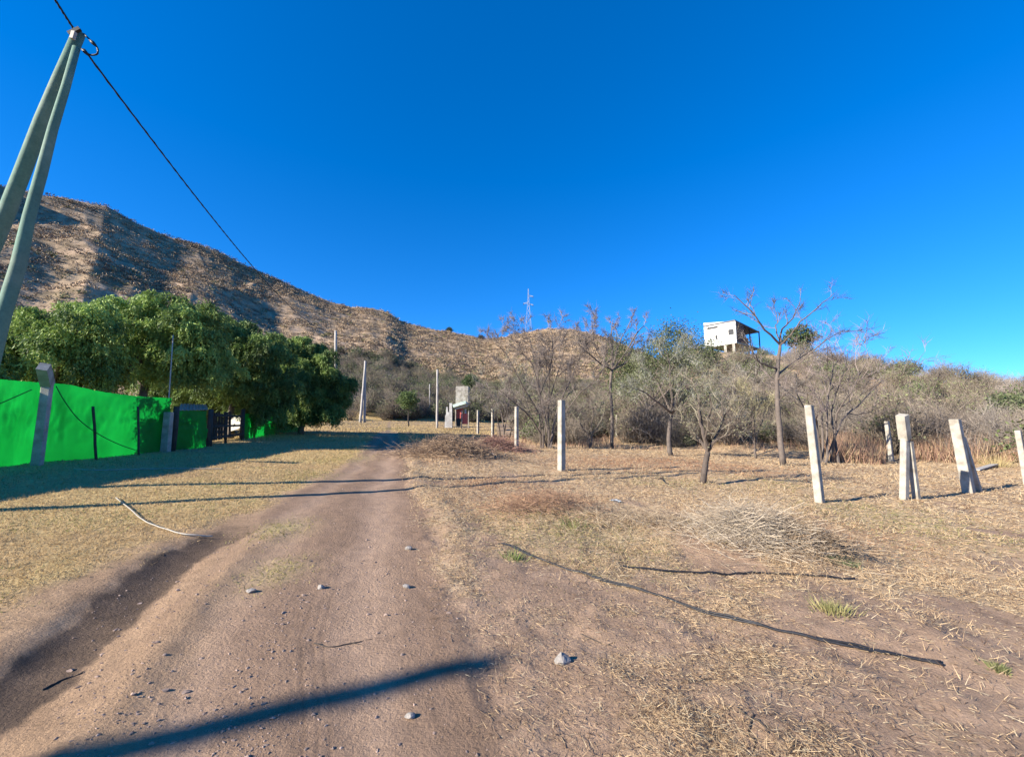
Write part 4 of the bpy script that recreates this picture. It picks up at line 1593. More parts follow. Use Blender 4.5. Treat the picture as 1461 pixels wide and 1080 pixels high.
def conc_post(px, pyb, pyt, width, label, lean_px=0, depth=None, rz=.5, bent=None, strut=None, group='pale concrete fence posts', pxt=None, name='concrete_post', m=None):
    """square concrete post from its base pixel to its top pixel"""
    if depth is None:
        base = hit(px, pyb)
    else:
        base = place(px, depth, pyb)
    D = base.y
    top = at(pxt if pxt is not None else px, pyt, D)
    lean = (top.x - base.x, 0)
    H = top.z - base.z
    g = Geo()
    root = None
    mm = m or M_conc
    b0 = Vector((0, 0, -.12))
    if bent is None:
        box(g, tuple(b0), width, width * .85, H + .12, rz, taper=.92, lean=lean, bev=.012)
        if strut is None:
            o = obj(name, g, mm, loc=tuple(base))
            return tag(o, label, 'post', group)
        root = thing(name, label, 'post', tuple(base), group)
        obj('shaft', g, mm, root)
    else:
        root = thing(name, label, 'post', tuple(base), group)
        kx, ky, tx, ty, dd = bent               # knee pixel, tip pixel, depth offset of the tip
        knee = at(kx, ky, D) - base
        tip = at(tx, ty, D + dd) - base
        box(g, (0, 0, -.12), width, width * .85, knee.z + .12, rz, taper=.95, lean=(knee.x, knee.y), bev=.012)
        obj('shaft', g, mm, root)
        g2 = Geo()
        dvec = (tip - knee).normalized()
        beam(g2, knee - dvec * .04, tip, width * 1.15, width * 1.05, up=(math.cos(rz), math.sin(rz), 0))
        obj('bent_head', g2, mm, root)
    if strut:
        (sx, sy, ex, ey, dd, wd) = strut
        p0 = at(sx, sy, D + dd * .15) - base
        e = hit(ex, ey)
        e = at(ex, ey, D + dd)
        e.z = tz(e.x, e.y) - .08
        g3 = Geo()
        beam(g3, p0, e - base, wd, wd * .8, up=(math.cos(rz), math.sin(rz), 0))
        obj('brace', g3, mm, root)
    return root


# left: the bent post and the thin stakes
conc_post(53, 660, 545, .19, 'bent topped concrete post between the two bright green cloths', bent=(68, 548, 62, 523, -.45), rz=.35, depth=10.6)
for (px, pyt, pyb, dep, wd, lab) in [(47, 572, 655, 10.75, .07, 'dark stake close beside the bent concrete post'), (133, 580, 646, 12.0, .055, 'dark stake in the middle of the bright green cloth'),
                               (197, 580, 645, 13.4, .05, 'dark stake where the green cloth turns into shade')]:
    b = at(px + 2, pyb, dep - .08)
    b.z = tz(b.x, b.y) - .1
    t = at(px, pyt, dep - .08)
    if px == 47:
        t = at(62, pyt, dep - .08)
    if px == 133:
        b.x += .08
    g = Geo()
    n = 6
    pts = [b.lerp(t, k / n) + Vector((random.gauss(0, .006), 0, 0)) for k in range(n + 1)]
    tube(g, [p - b for p in pts], [wd * .6] * (n + 1), 7)
    tag(obj('fence_stake', g, M_wood, loc=tuple(b), smooth=True), lab, 'stake', 'dark wooden stakes along the cloth fence')

# white leaning board post and dark post at the end of the bright cloth
conc_post(236, 643, 588, .24, 'whitish leaning concrete slab post at the end of the bright cloth', depth=14.6, pxt=241, rz=.1)
g = Geo()
b = place(249, 15.0)
t = at(252, 580, 15.0)
tube(g, [Vector((0, 0, -.1)), (t - b) * .5 + Vector((.02, 0, 0)), t - b], [.11, .10, .09], 9)
tag(obj('timber_post', g, M_wood, loc=tuple(b), smooth=True), 'thick dark timber post beside the leaning whitish slab', 'post')

# pale sheet roof over the side gate
g = Geo()
a0, a1 = at(254, 585, 15.6), at(297, 584, 17.0)
c0, c1 = at(258, 576, 17.2), at(294, 577, 18.6)
vs = []
n = 24
for i in range(n + 1):
    t = i / n
    for (p, q) in ((a0, a1), (c0, c1)):
        z = .02 * math.sin(i * 2.2)
        v = p.lerp(q, t) + Vector((0, 0, z))
        vs.append(tuple(v))
g.add(vs, None, [(2 * i, 2 * i + 2, 2 * i + 3, 2 * i + 1) for i in range(n)])
o = obj('roof_sheet', g, M_pale)
md = o.modifiers.new('thick', 'SOLIDIFY')
md.thickness = .02
tag(o, 'pale corrugated sheet roof above the small green side gate', 'roof sheet')


def wooden_gate():
    base = place(320, 18.8)
    root = thing('wooden_gate', 'dark wooden slatted gate between the green cloths under the trees', 'gate', tuple(base))
    p = [(301, 17.0), (324, 19.0), (347, 20.8)]
    for k, (px, d) in enumerate(p):
        b = place(px, d)
        g = Geo()
        t = at(px, 584 if k != 1 else 588, d)
        tube(g, [b - base + Vector((0, 0, -.1)), t - base], [.11, .09] if k != 1 else [.06, .05], 8)
        obj('gate_post', g, M_wood, root, True)
    for py0, py1 in ((592, 594), (608, 607), (625, 619)):
        g = Geo()
        beam(g, at(301, py0, 17.0) - base, at(347, py1, 20.8) - base, .05, .09)
        obj('rail', g, M_wood, root)
    for k, f in enumerate((.08, .16, .25, .33, .42, .58)):
        px, d = 301 + 46 * f, 17.0 + 3.8 * f
        g = Geo()
        b = at(px, 629 - 7 * f, d - .06)
        t = at(px + .5, 589 + random.uniform(-2, 3), d - .06)
        beam(g, b - base, t - base, .09, .025)
        obj('slat', g, M_wood, root)
    # the pale board leaning behind it is a thing of its own
    g = Geo()
    bb = at(329, 612, 21.6)
    beam(g, at(337, 613, 21.6) - bb, at(338, 594, 21.9) - bb, .62, .03, up=(0, 1, 0))
    tag(obj('board', g, M_pale, loc=tuple(bb)), 'pale board standing behind the right half of the wooden gate', 'board')


wooden_gate()

# right: the field's posts
conc_post(801, 671, 571, .205, 'tall pale concrete post standing upright alone nearest the road', rz=.75)
conc_post(737, 644, 580, .17, 'upright concrete post left of the tall pale one, behind the reddish brush', rz=.75)
conc_post(1170, 717, 578, .17, 'long pale post leaning left in front of the dark stemmed shrub', pxt=1154, rz=.6)
conc_post(1289, 713, 622, .155, 'braced concrete post with a bent overhanging head', bent=(1291, 624, 1287, 592, -.15), strut=(1297, 630, 1308, 712, .15, .12), rz=.35)
conc_post(1383, 703, 598, .25, 'thick leaning white post with a dark brace on its right', pxt=1362, strut=(1372, 625, 1396, 700, .3, .15), rz=.5)
conc_post(1466, 692, 614, .17, 'leaning pale post at the right edge of the view', pxt=1452, rz=.5)
conc_post(1272, 658, 601, .20, 'smaller leaning post by the tall dry grass behind the bent headed one', pxt=1265, rz=.5)
conc_post(682, 617, 585, .18, 'thin far post just right of the red ruin', depth=36, rz=.7)
conc_post(703, 618, 583, .19, 'far post between the thin one and the reddish brush pile', depth=31, rz=.7)
conc_post(837, 615, 596, .17, 'small far white post seen between shrub trunks left of the dark trunk', depth=36, rz=.7)
conc_post(880, 620, 592, .17, 'far white post just right of the dark upright trunk', depth=31, rz=.7)
conc_post(937, 628, 595, .17, 'far white post in the shade left of the grey green thorn tree', depth=27.5, rz=.7)


# ------------------------------------------------------------------ utility poles and cables
def timber(g, p0, p1, r0, r1, n=10, wob=.012, sides=14):
    pts = [p0.lerp(p1, k / n) + Vector((random.gauss(0, wob), random.gauss(0, wob), 0)) for k in range(n + 1)]
    tube(g, pts, [r0 + (r1 - r0) * k / n + random.gauss(0, .002) for k in range(n + 1)], sides)


def near_pole():
    D = 6.6
    top = at(113, 46, D)
    g_at = lambda px, py, d: at(px, py, d)
    main_lo = at(-8, 340, D + .25)
    dirn = (main_lo - top)
    k = (top.z - .4) / (top.z - main_lo.z)
    base = top + dirn * k
    base.z = tz(base.x, base.y)
    root = thing('utility_pole', 'greenish timber utility pole with a slanting brace at the upper left', 'utility pole', tuple(base))
    g = Geo()
    timber(g, Vector((0, 0, -.3)), top - base, .145, .088)
    obj('pole', g, M_pole, root, True)
    s_top = at(108, 68, D - .10)
    s_lo = at(3, 450, D - .42)
    k = (s_top.z - .4) / (s_top.z - s_lo.z)
    s_base = s_top + (s_lo - s_top) * k
    s_base.z = tz(s_base.x, s_base.y) - .3
    g = Geo()
    timber(g, s_base - base, s_top - base, .12, .05)
    obj('brace', g, M_pole, root, True)
    # fittings at the head
    g = Geo()
    th = at(103, 40, D - .1) - base
    beam(g, th + Vector((-.02, -.02, -.14)), th + Vector((.14, 0, -.02)), .05, .06)
    obj('clamp', g, M_black, root)
    g = Geo()
    beam(g, at(103, 56, D - .12) - base, at(106, 46, D - .12) - base, .06, .05)
    obj('strap', g, M_pale, root)
    g = Geo()
    pts = [at(*q) - base for q in [(120, 49, D), (127, 56, D - .02), (133, 61, D - .02), (139, 69, D), (139, 77, D), (133, 79, D), (127, 78, D), (119, 71, D)]]
    tube(g, refine(pts, 0, random, 4), .014, 6)
    obj('cable_loop', g, M_black, root, True)
    g = Geo()
    for (a, b_, d) in [(132, 61, -.03), (121, 74, -.03)]:
        c = at(a, b_, D + d) - base
        tube(g, [c + Vector((-.05, 0, .04)), c, c + Vector((.06, 0, -.06))], [.02, .032, .02], 7)
    obj('dead_end_grip', g, M_black, root, True)
    return top, base, D


ptop, pbase, PD = near_pole()


def far_pole(px, depth, pyt, r, label, two=None, m=M_greypole, lean=0):
    b = place(px, depth)
    t = at(px + lean, pyt, depth)
    g = Geo()
    if two is None:
        timber(g, Vector((0, 0, -.3)), t - b, r, r * .75, 8, .01, 8)
        o = obj('utility_pole', g, m, loc=tuple(b), smooth=True)
        return tag(o, label, 'utility pole'), t
    root = thing('utility_pole', label, 'utility pole', tuple(b))
    timber(g, Vector((0, 0, -.3)), t - b, r, r * .75, 8, .01, 8)
    obj('pole', g, m, root, True)
    g = Geo()
    b2 = place(two, depth - .5)
    timber(g, b2 - b + Vector((0, 0, -.3)), (t - b) * .93, r, r * .7, 8, .01, 8)
    obj('brace', g, m, root, True)
    return root, t


_, t1 = far_pole(480, 46, 472, .18, 'grey pole rising behind the far end of the green trees', lean=-1)
_, t2 = far_pole(520, 52, 515, .17, 'pale braced pole standing beside the far end of the road', two=514, lean=1)
_, t3 = far_pole(624, 44, 527, .13, 'slim grey pole left of the white ruin')
_, t4 = far_pole(613, 66, 548, .10, 'faint thin pole in the scrub behind the slim grey one')


def cable(pts, r, name, label, n=40, sag=0, twist=True):
    p0, p1 = Vector(pts[0]), Vector(pts[1])
    g = Geo()
    L = (p1 - p0).length
    n = 120 if twist else n
    base = [p0.lerp(p1, k / n) - Vector((0, 0, sag * 4 * (k / n) * (1 - k / n))) for k in range(n + 1)]
    if twist:
        for ph in (0, 2.1, 4.2):
            q = [b + Vector((math.cos(k * 1.9 + ph), 0, math.sin(k * 1.9 + ph))) * r * .8 for k, b in enumerate(base)]
            tube(g, [v - p0 for v in q], r * .62, 5)
    else:
        tube(g, [v - p0 for v in base], r, 6)
    o = obj(name, g, M_black, loc=tuple(p0), smooth=True)
    return tag(o, label, 'cable')


# the cable runs from the near pole head to the grey pole
cable((at(120, 71, PD), t1 - Vector((0, 0, .1))), .016, 'overhead_cable', 'black twisted cable running from the near pole down towards the far poles', sag=1.47)
# towards the next pole behind the photographer
SH = Vector((sdx, sdy, 0))
tip_g = hit(708, 941)
H2 = 7.6
top2 = tip_g + (-SH) * (H2 / math.tan(SUN_EL)) + Vector((0, 0, H2))
shdir = (hit(130, 1079) - tip_g)
shdir.z = 0
shdir.normalize()
b2 = tip_g + shdir * (H2 / math.tan(SUN_EL) * 1.0)
b2.z = tz(b2.x, b2.y)
root2 = thing('utility_pole', 'timber utility pole out of view whose thick shadow crosses the road', 'utility pole', tuple(b2))
g = Geo()
timber(g, Vector((0, 0, -.3)), top2 - b2, .15, .10)
obj('pole', g, M_pole, root2, True)
b3 = Vector((-2.4, -4.6, tz(-2.4, -4.6)))
top3 = Vector((-2.4, -4.6, 8.5))
root3 = thing('utility_pole', 'timber utility pole behind the viewer that holds the near end of the cable', 'utility pole', tuple(b3))
g = Geo()
timber(g, Vector((0, 0, -.3)), top3 - b3, .14, .09)
obj('pole', g, M_pole, root3, True)
cable((at(104, 40, PD), top3), .016, 'overhead_cable', 'black cable leaving the head of the near pole towards the viewer', sag=.15)

# lattice pylon on the ridge
def pylon():
    depth = 352
    x0 = at(754, 480, depth).x
    bz = tz(x0, depth)
    topz = at(754.5, 412, depth).z
    H = topz - bz
    root = thing('lattice_pylon', 'tall lattice power pylon on the ridge of the far hill', 'pylon', (x0, depth, bz))
    g = Geo()
    w0, w1 = 3.1, .75
    zt = H * .70
    def half(z):
        return w0 + (w1 - w0) * min(z / zt, 1) if z < zt else w1 * (1 - .8 * (z - zt) / (H - zt))
    lv = [0] + [zt * k / 7 for k in range(1, 8)] + [zt + (H - zt) * k / 4 for k in range(1, 5)]
    ths = .10
    for a in range(len(lv) - 1):
        za, zb = lv[a], lv[a + 1]
        ha, hb = half(za), half(zb)
        cs = [(-1, -1), (1, -1), (1, 1), (-1, 1)]
        for k in range(4):
            c0, c1 = cs[k], cs[(k + 1) % 4]
            beam(g, (c0[0] * ha, c0[1] * ha, za), (c0[0] * hb, c0[1] * hb, zb), ths * 1.5, ths * 1.5)
            beam(g, (c0[0] * ha, c0[1] * ha, za), (c1[0] * hb, c1[1] * hb, zb), ths, ths)
            beam(g, (c1[0] * ha, c1[1] * ha, za), (c0[0] * hb, c0[1] * hb, zb), ths, ths)
    obj('lattice_tower', g, M_steel, root)
    for (py, sx) in ((423, 1), (433, -1), (435, 1)):
        z = at(754, py, depth).z - bz
        g = Geo()
        beam(g, (0, 0, z), (sx * 4.2, 0, z), .35, .35)
        beam(g, (0, 0, z + 1.2), (sx * 4.2, 0, z + .1), .25, .25)
        ar = obj('crossarm', g, M_steel, root)
        g = Geo()
        tube(g, [(sx * 4.0, 0, z - .1), (sx * 4.0, 0, z - 1.4)], [.25, .25], 6)
        obj('insulator', g, M_dark, ar)


pylon()


# ------------------------------------------------------------------ white house on the knoll
def house():
    B2 = at(1051, 489, 69.0)
    bx, by = B2.x, 69.0
    zb = B2.z
    zt = at(1051, 458, 69.0).z
    d1 = Vector((-.6, .8, 0))      # along the white front, to the left and back
    d2 = Vector((.8, .6, 0))       # along the shaded side
    L1, L2 = 5.5, 3.0
    O = Vector((bx, by, 0))
    A = O + d1 * L1
    zAt = at(1005, 461, A.y).z
    zAb = at(1006, 497, A.y).z
    root = thing('hill_house', 'white box house with a dark side porch standing on piers atop the knoll', 'house', (bx, by, zb))
    base = Vector((bx, by, zb))
    def quadbox(P, thick, name, m, par=root):
        """prism: quad P (4 world points) pushed back along thick vector"""
        P = [Vector(p) - base for p in P]
        Q = [p + thick for p in P]
        g = Geo()
        v = [tuple(p) for p in P + Q]
        g.add(v, None, [(0, 1, 2, 3), (7, 6, 5, 4), (0, 4, 5, 1), (1, 5, 6, 2), (2, 6, 7, 3), (3, 7, 4, 0)])
        return obj(name, g, m, par)
    def W(s, z):          # point on the white front: s metres from corner B, z above
        return O + d1 * s + Vector((0, 0, z))
    def S(s, z):
        return O + d2 * s + Vector((0, 0, z))
    front = quadbox([W(0, zb), W(L1, zAb), W(L1, zAt), W(0, zt)], d2 * .2, 'front_wall', M_white)
    quadbox([S(.2, zb + .2), S(L2, zb + .2), S(L2, zt - .1), S(.2, zt - .05)], d1 * 5.3, 'side_wall', M_brick)
    # flat roof over house and porch
    quadbox([S(-.1, zt + .02), S(9.0, zt - .75), S(9.0, zt - .60), S(-.1, zt + .22)], d1 * 5.5, 'roof', M_roof)
    quadbox([S(.2, zb - .05), S(9.0, zb - .2), S(9.0, zb + .05), S(.2, zb + .19)], d1 * 5.0, 'floor_slab', M_conc)
    nrm = -d2 * .02
    def win(s0, s1, z0, z1, name='window', m=M_dark):
        return quadbox([W(s0, z0) + nrm, W(s1, z0) + nrm, W(s1, z1) + nrm, W(s0, z1) + nrm], d2 * .05, name, m, front)
    H = zt - zb
    win(.35, 1.25, zb + H * .40, zb + H * .66)
    win(3.0, 4.9, zb + H * .84, zb + H * .93)
    win(3.15, 3.5, zb + H * .32, zb + H * .50)
    win(4.2, 4.35, zb + H * .22, zb + H * .36)
    for s in (5.0, 8.7):
        g = Geo()
        for t in (0.1,):
            p0 = S(s, zb - .1) - base
            p1 = S(s, zt - .5) - base
            beam(g, p0, p1, .14, .14)
        obj('porch_post', g, M_wood, root)
    g = Geo()
    p0 = S(8.7, zb - .1) + d1 * 4.9 - base
    beam(g, p0, p0 + Vector((0, 0, H - .6)), .14, .14)
    obj('porch_post', g, M_wood, root)
    quadbox([S(3.2, zb + .05), S(4.4, zb + .05), S(4.4, zb + 1.3), S(3.2, zb + 1.3)], d1 * 2, 'porch_wall', M_brick)
    for (s, t, wd) in ((.25, 0.6, .4), (.25, 2.0, .4), (2.6, .3, .3), (5.0, .3, .25), (8.6, .3, .25)):
        p = S(s, 0) + d1 * t
        gz = tz(p.x, p.y)
        g = Geo()
        hgt = zb + .0 - (gz - .4) - .02
        if hgt > .1:
            box(g, (p.x - bx, p.y - by, gz - .4 - zb), wd, wd, hgt, .9)
            obj('pier', g, M_conc, root)


house()


# ------------------------------------------------------------------ ruin beside the road
def ruin():
    D = 42.0
    b0 = place(655, D)
    root = thing('ruined_building', 'small red and white ruin with a tall pale tower block at the scrub edge', 'building', tuple(b0))
    def pane(x0, x1, y0, y1, d, thick, name, m, rz=0.0):
        p, q = at(x0, y1, d), at(x1, y0, d)
        g = Geo()
        box(g, ((p.x + q.x) / 2 - b0.x, d + thick / 2 - b0.y, p.z - b0.z), abs(q.x - p.x), thick, q.z - p.z, rz, bev=0)
        return obj(name, g, m, root)
    pane(650, 668, 551, 577, D + .3, 1.5, 'tower_block', M_conc)
    g = Geo()
    # sloping slab
    p, q = at(648, 580, D - .1) - b0, at(666, 574.5, D - .1) - b0
    beam(g, p, q, 1.8, .28, up=(0, 0, 1))
    obj('slab', g, M_palegreen, root)
    g = Geo()
    p, q = at(649.5, 583.5, D - .3) - b0, at(667, 578.5, D - .3) - b0
    beam(g, p, q, .3, .16, up=(0, 0, 1))
    obj('lintel', g, M_white, root)
    pane(651, 660, 583, 597, D, .2, 'red_wall', M_redw)
    pane(659, 668, 590, 605, D - .2, .2, 'red_panel', M_redw)
    pane(651, 657, 597, 608, D + .05, .2, 'doorway', M_dark)
    pane(649, 650.6, 582, 608, D - .2, .2, 'column', M_conc)
    pane(663, 665, 584, 592, D + .1, .2, 'window', M_white)
    pane(658, 659.6, 586, 611, D - .5, .12, 'column', M_conc)
    pane(667.5, 669, 586, 610, D - .5, .12, 'column', M_conc)
    # broken white wall to the left
    pr = [(634.5, 610), (645, 610), (644.8, 575), (641.2, 575), (640.8, 588), (638.8, 587.5), (638.6, 580.5), (636.6, 580.5), (636.4, 591), (635, 594)]
    g = Geo()
    f = [at(a, b_, D - 1) - b0 for a, b_ in pr]
    bk = [v + Vector((0, .3, 0)) for v in f]
    n = len(f)
    g.add([tuple(v) for v in f + bk], None, [(i, i + n, (i + 1) % n + n, (i + 1) % n) for i in range(n)])
    me = bpy.data.meshes.new('broken_wall')
    faces = [list(range(n)), [2 * n - 1 - i for i in range(n)]] + [[i, i + n, (i + 1) % n + n, (i + 1) % n] for i in range(n)]
    me.from_pydata([tuple(v) for v in f + bk], [], faces)
    me.update()
    link('broken_wall', me, M_oldwhite, root)



ruin()


# ------------------------------------------------------------------ small trees and bushes singled out
def ball_tree(px, depth, pyt, pyc, rp, label, seed, cols, name='round_tree', cat='tree', trunk_r=.08, base_py=600):
    b = place(px, depth)
    g = Geo()
    c = at(px, pyc, depth)
    timber(g, Vector((0, 0, -.2)), c - b, trunk_r, trunk_r * .6, 6, .02, 7)
    root = thing(name, label, cat, tuple(b))
    if trunk_r > .02:
        obj('trunk', g, M_wood, root, True)
    rs = np.random.default_rng(seed)
    rad = rp / F * depth
    n = 2600
    u = rs.normal(size=(n, 3))
    u /= np.linalg.norm(u, axis=1)[:, None]
    lump = 1 + .25 * np.sin(u[:, 0] * 5 + seed) * np.cos(u[:, 1] * 4) + .15 * np.sin(u[:, 2] * 7 + 2)
    p = u * (rad * lump * rs.random(n) ** .4)[:, None] * np.array([1, 1, .8]) + np.array(tuple(c - b))
    d = rs.normal(size=(n, 3)) * .5 + u * .5
    d = d / np.linalg.norm(d, axis=1)[:, None] * rad * .16
    g = Geo()
    leaves(g, p, d, rad * .09, np.array(cols[0]) + (np.array(cols[1]) - np.array(cols[0])) * rs.random((n, 1)))
    obj('crown', g, M_leaf, root)
    return root


ball_tree(583, 46, 557, 571, 15, 'small round green tree on a thin trunk beside the far end of the road', 81, ((.05, .085, .03), (.17, .22, .07)), trunk_r=.09)
ball_tree(1142, 74, 465, 482, 20, 'dark evergreen tree on the knoll crest right of the white house', 82, ((.03, .055, .02), (.12, .15, .06)), trunk_r=.2)
ball_tree(672, 72, 540, 545, 12, 'dark green bush on the slope just above the red ruin', 83, ((.03, .06, .02), (.10, .14, .05)), name='round_bush', cat='bush', trunk_r=.1)
ball_tree(641, 343, 467, 471, 5, 'tiny dark tree standing on the ridge left of the pylon', 84, ((.03, .045, .02), (.08, .1, .05)), trunk_r=.3)
ball_tree(686, 343, 480, 482, 5, 'low bushes at the lowest point of the ridge skyline', 85, ((.06, .055, .04), (.13, .11, .08)), name='round_bush', cat='bush', trunk_r=.3)
ball_tree(1440, 28, 560, 585, 26, 'greenish bush at the right edge behind the tall dry grass', 86, ((.07, .095, .04), (.2, .22, .11)), name='round_bush', cat='bush', trunk_r=.05)


# ------------------------------------------------------------------ brush piles
def brush_pile(px, py, rx, ry, h, n, label, seed, cols, rad=.006, ln=(.4, 1.2), align=None):
    p = hit(px, py)
    rs = np.random.default_rng(seed)
    x = rs.normal(size=n) * rx * .5
    y = rs.normal(size=n) * ry * .5
    env = np.exp(-(x / rx) ** 2 - (y / ry) ** 2)
    z = rs.random(n) * h * env
    gz = terrain(x + p.x, y + p.y) - p.z
    az = rs.random(n) * 6.28 if align is None else align + rs.normal(size=n) * .45 + np.where(rs.random(n) < .5, math.pi, 0)
    pit = rs.normal(size=n) * .35
    L = rs.uniform(*ln, n)
    d = np.stack([np.cos(az) * np.cos(pit), np.sin(az) * np.cos(pit), np.sin(pit)], 1) * L[:, None]
    b = np.stack([x, y, gz + z + .02], 1) - d * .5
    gzb = terrain(b[:, 0] + p.x, b[:, 1] + p.y) - p.z
    b[:, 2] = np.maximum(b[:, 2], gzb + .005)
    tipz = terrain(b[:, 0] + d[:, 0] + p.x, b[:, 1] + d[:, 1] + p.y) - p.z
    d[:, 2] = np.maximum(b[:, 2] + d[:, 2], tipz + .01) - b[:, 2]
    # slightly bent sticks: two segments
    k = .5
    bend = rs.normal(size=(n, 3)) * (L * .07)[:, None]
    mid = b + d * k + bend
    c = np.array(cols[0]) + (np.array(cols[1]) - np.array(cols[0])) * rs.random((n, 1))
    g = Geo()
    spikes(g, b, (mid - b) * 1.02, rad, c)
    spikes(g, mid, b + d - mid, rad * .8, c)
    m = n * 2
    idx = rs.integers(0, n, m)
    q = b[idx] + d[idx] * rs.random((m, 1))
    dd = rs.normal(size=(m, 3)) * .12
    dd[:, 2] = np.abs(dd[:, 2])
    spikes(g, q, dd, rad * .5, c[idx] * .9)
    o = obj('brush_pile', g, M_twig, loc=tuple(p))
    return tag(o, label, 'brush pile')


brush_pile(1072, 772, .85, .5, .42, 800, 'heap of pale grey cut stalks lying in the field by the short black pipe', 91, ((.44, .37, .285), (.25, .19, .135)), rad=.004, ln=(.3, .9), align=-.5)
brush_pile(1140, 775, .5, .45, .25, 350, 'darker brown end of cut stalks at the right of the pale heap', 95, ((.30, .22, .15), (.20, .14, .09)), rad=.005, ln=(.3, .8), align=-.9)
brush_pile(642, 646, 1.75, 1.1, .55, 1400, 'large heap of tangled dead branches at the right edge of the road', 92, ((.36, .25, .165), (.20, .14, .10)), rad=.008, ln=(.3, 1.2))
brush_pile(704, 640, 1.5, .8, .5, 900, 'reddish brown brush heap beside the upright post', 93, ((.32, .18, .14), (.19, .11, .09)), rad=.010, ln=(.4, 1.2))
brush_pile(900, 745, 1.3, .6, .16, 420, 'thin scatter of greyish stalks left of the pale heap', 94, ((.44, .35, .25), (.28, .2, .13)), rad=.003, ln=(.2, .6))
brush_pile(780, 725, 1.0, .5, .22, 420, 'low reddish patch of broken stems on the mound near the road', 96, ((.40, .24, .15), (.24, .15, .10)), rad=.004, ln=(.2, .6))


# ------------------------------------------------------------------ pipes, hoses, sticks
def ground_line(pix, r, name, label, cat, m, lift=.0, sub=8, wob=.0, strands=1, gap=.03):
    pts = [hit(*q) for q in pix]
    rn = random.Random(len(pix) + int(pix[0][0]))
    P = refine(pts, wob, rn, sub)
    b = P[0].copy()
    g = Geo()
    for s_ in range(strands):
        off = (s_ - (strands - 1) / 2) * gap
        q = []
        for k, p in enumerate(P):
            d = (P[min(k + 1, len(P) - 1)] - P[max(k - 1, 0)])
            d.z = 0
            d.normalize()
            nrm = Vector((-d.y, d.x, 0))
            o2 = off * (1 + .8 * math.sin(k * .35 + s_))
            x, y = p.x + nrm.x * o2, p.y + nrm.y * o2
            q.append(Vector((x, y, tz(x, y) + r * .8 + lift + .0015 * math.sin(k * 1.3))) - b)
        tube(g, q, r, 8)
    o = obj(name, g, m, loc=tuple(b), smooth=True)
    return tag(o, label, cat)


ground_line([(712, 777), (760, 795), (830, 818), (900, 838), (960, 858), (1040, 882), (1120, 903), (1200, 920), (1270, 934), (1345, 949)], .0085, 'black_pipe',
            'long pair of black irrigation pipes lying diagonally across the straw', 'pipe', M_hose, strands=2, gap=.022, lift=.008)
ground_line([(885, 809), (940, 815), (1020, 819), (1100, 820), (1160, 823), (1220, 828)], .009, 'black_pipe',
            'short faded black pipe lying below the pale stalk heap', 'pipe', M_hose, lift=.012)
ground_line([(165, 712), (185, 728), (205, 745), (235, 757), (265, 765), (303, 768)], .008, 'pale_tube',
            'pale plastic pipe sticking out of the bank into the dark rut', 'pipe', M_pale, lift=.02)
ground_line([(105, 671), (140, 672), (180, 671), (230, 670), (280, 670), (318, 670)], .012, 'pale_tube',  # thin pale line along the ground, drawn as a tube
            'thin pale tube lying on the ground in front of the green fence', 'pipe', M_pale, lift=.015)


def stick(pix, r, label, seed, m=M_wood, rise=0.0):
    rn = random.Random(seed)
    pts = [hit(*q) for q in pix]
    P = refine(pts, .004, rn, 4)
    g = Geo()
    b = P[0].copy()
    n = len(P)
    q = [p - b + Vector((0, 0, r * .7 + rise * k / n)) for k, p in enumerate(P)]
    tube(g, q, [r * (1 - .6 * k / n) for k in range(n)], 6)
    # two side twigs
    for _ in range(2):
        i = rn.randrange(1, n - 1)
        d = rot_about((q[i + 1] - q[i]).normalized(), .7, rn)
        d.z = abs(d.z) * .3
        L = (q[-1] - q[0]).length * rn.uniform(.15, .35)
        tube(g, [q[i], q[i] + d * L * .5, q[i] + d * L], [r * .5, r * .35, r * .15], 5)
    tag(obj('stick', g, m, loc=tuple(b)), label, 'stick')


stick([(1075, 1020), (1068, 1045), (1078, 1062), (1066, 1085)], .005, 'dark bent twig on the bare soil at the bottom right of centre', 1)
stick([(448, 918), (475, 923), (512, 916), (540, 910)], .005, 'thin forked twig lying across the wheel tracks above the pole shadow', 2)
stick([(830, 905), (850, 915), (872, 921)], .005, 'short dark twig above the pale pointed stone', 3)
stick([(60, 985), (85, 972), (118, 960)], .006, 'dark twig lying in the dark rut at the lower left', 4)
stick([(1055, 1012), (1090, 1035), (1120, 1058), (1150, 1075)], .005, 'slender curved twig in the straw at the bottom of the field', 5)
stick([(950, 970), (990, 972), (1015, 968)], .005, 'straight brown twig right of the pale stone', 6)
stick([(944, 683), (940, 690), (948, 696)], .015, 'dark curved stub of wood standing in the short field grass', 7, rise=.25)

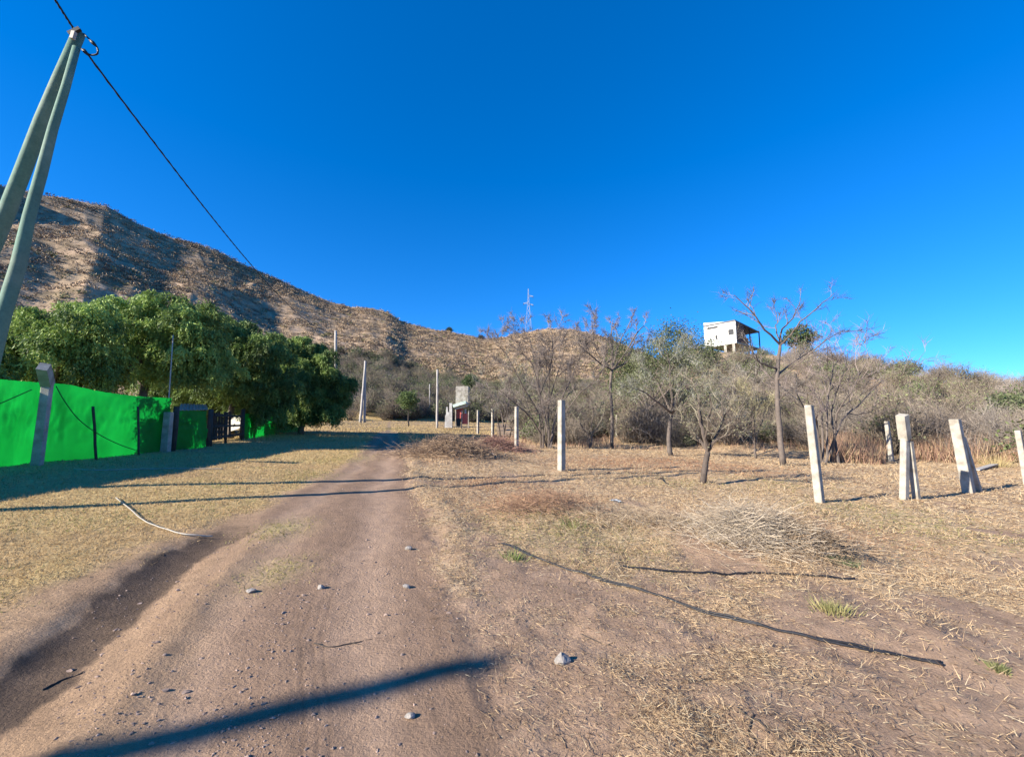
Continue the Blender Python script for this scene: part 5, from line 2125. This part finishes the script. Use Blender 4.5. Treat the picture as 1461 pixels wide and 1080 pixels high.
# green grass tufts
def tuft(px, py, n, h, label, seed, cols, spread=.12):
    p = hit(px, py)
    rs = np.random.default_rng(seed)
    x, y = rs.normal(size=n) * spread, rs.normal(size=n) * spread
    z = terrain(p.x + x, p.y + y) - p.z
    d = np.stack([x * 1.2 / spread * .35 + rs.normal(size=n) * .2, y / spread * .35 + rs.normal(size=n) * .2, np.ones(n)], 1) * (h * (.5 + .7 * rs.random(n)))[:, None]
    c = np.array(cols[0]) + (np.array(cols[1]) - np.array(cols[0])) * rs.random((n, 1))
    g = Geo()
    blades(g, np.stack([x, y, z], 1), d, .008, c)
    tag(obj('grass_tuft', g, M_straw, loc=tuple(p)), label, 'grass tuft')


tuft(1190, 872, 260, .075, 'bright green grass tuft beside the long black pipes', 1, ((.20, .21, .07), (.42, .35, .17)), .075)
tuft(1200, 803, 320, .08, 'dull green low weed between the stalk heap and the straw', 2, ((.17, .22, .11), (.27, .28, .15)), .06)
tuft(735, 797, 120, .07, 'small green weed at the upper end of the black pipes', 3, ((.14, .2, .05), (.28, .3, .11)), .06)
tuft(1425, 955, 200, .03, 'small dark green weed near the lower right of the field', 4, ((.13, .15, .06), (.25, .23, .11)), .022)
tuft(818, 750, 160, .09, 'green weed clump on the shady side of the reddish mound', 5, ((.13, .18, .06), (.27, .27, .11)), .12)
tuft(1420, 665, 320, .55, 'yellow dry grass clump at the foot of the tall dry grass on the right', 6, ((.55, .45, .22), (.42, .32, .16)), .2)


# ------------------------------------------------------------------ small litter
def crumple(px, py, size, label, seed, m, name, cat, flat=.5):
    p = hit(px, py)
    rs = np.random.default_rng(seed)
    v = ICO2 * (1 + .35 * rs.normal(size=(len(ICO2), 1))) * np.array([size, size * .7, size * flat])
    g = Geo()
    g.add(v, ICOT2)
    tag(obj(name, g, m, loc=(p.x, p.y, p.z + size * flat * .4)), label, cat)


M_litter = mat('pale_blue_plastic', (.45, .50, .52), rough=.4, var=.2)
M_pinkl = mat('pinkish_plastic', (.50, .42, .42), rough=.5, var=.3)
crumple(877, 715, .09, 'crumpled pale bluish plastic on the mound left of the pale heap', 1, M_litter, 'plastic_bag', 'litter', .3)
crumple(703, 648, .10, 'bit of pinkish white litter below the reddish brush heap', 2, M_pinkl, 'plastic_bag', 'litter', .4)
g = Geo()
p0, p1 = hit(1393, 672), hit(1420, 666)
beam(g, Vector((0, 0, .05)), p1 - p0 + Vector((0, 0, .12)), .22, .04)
tag(obj('plank', g, M_greypole, loc=tuple(p0)), 'grey plank lying on the ground behind the thick leaning post', 'plank')
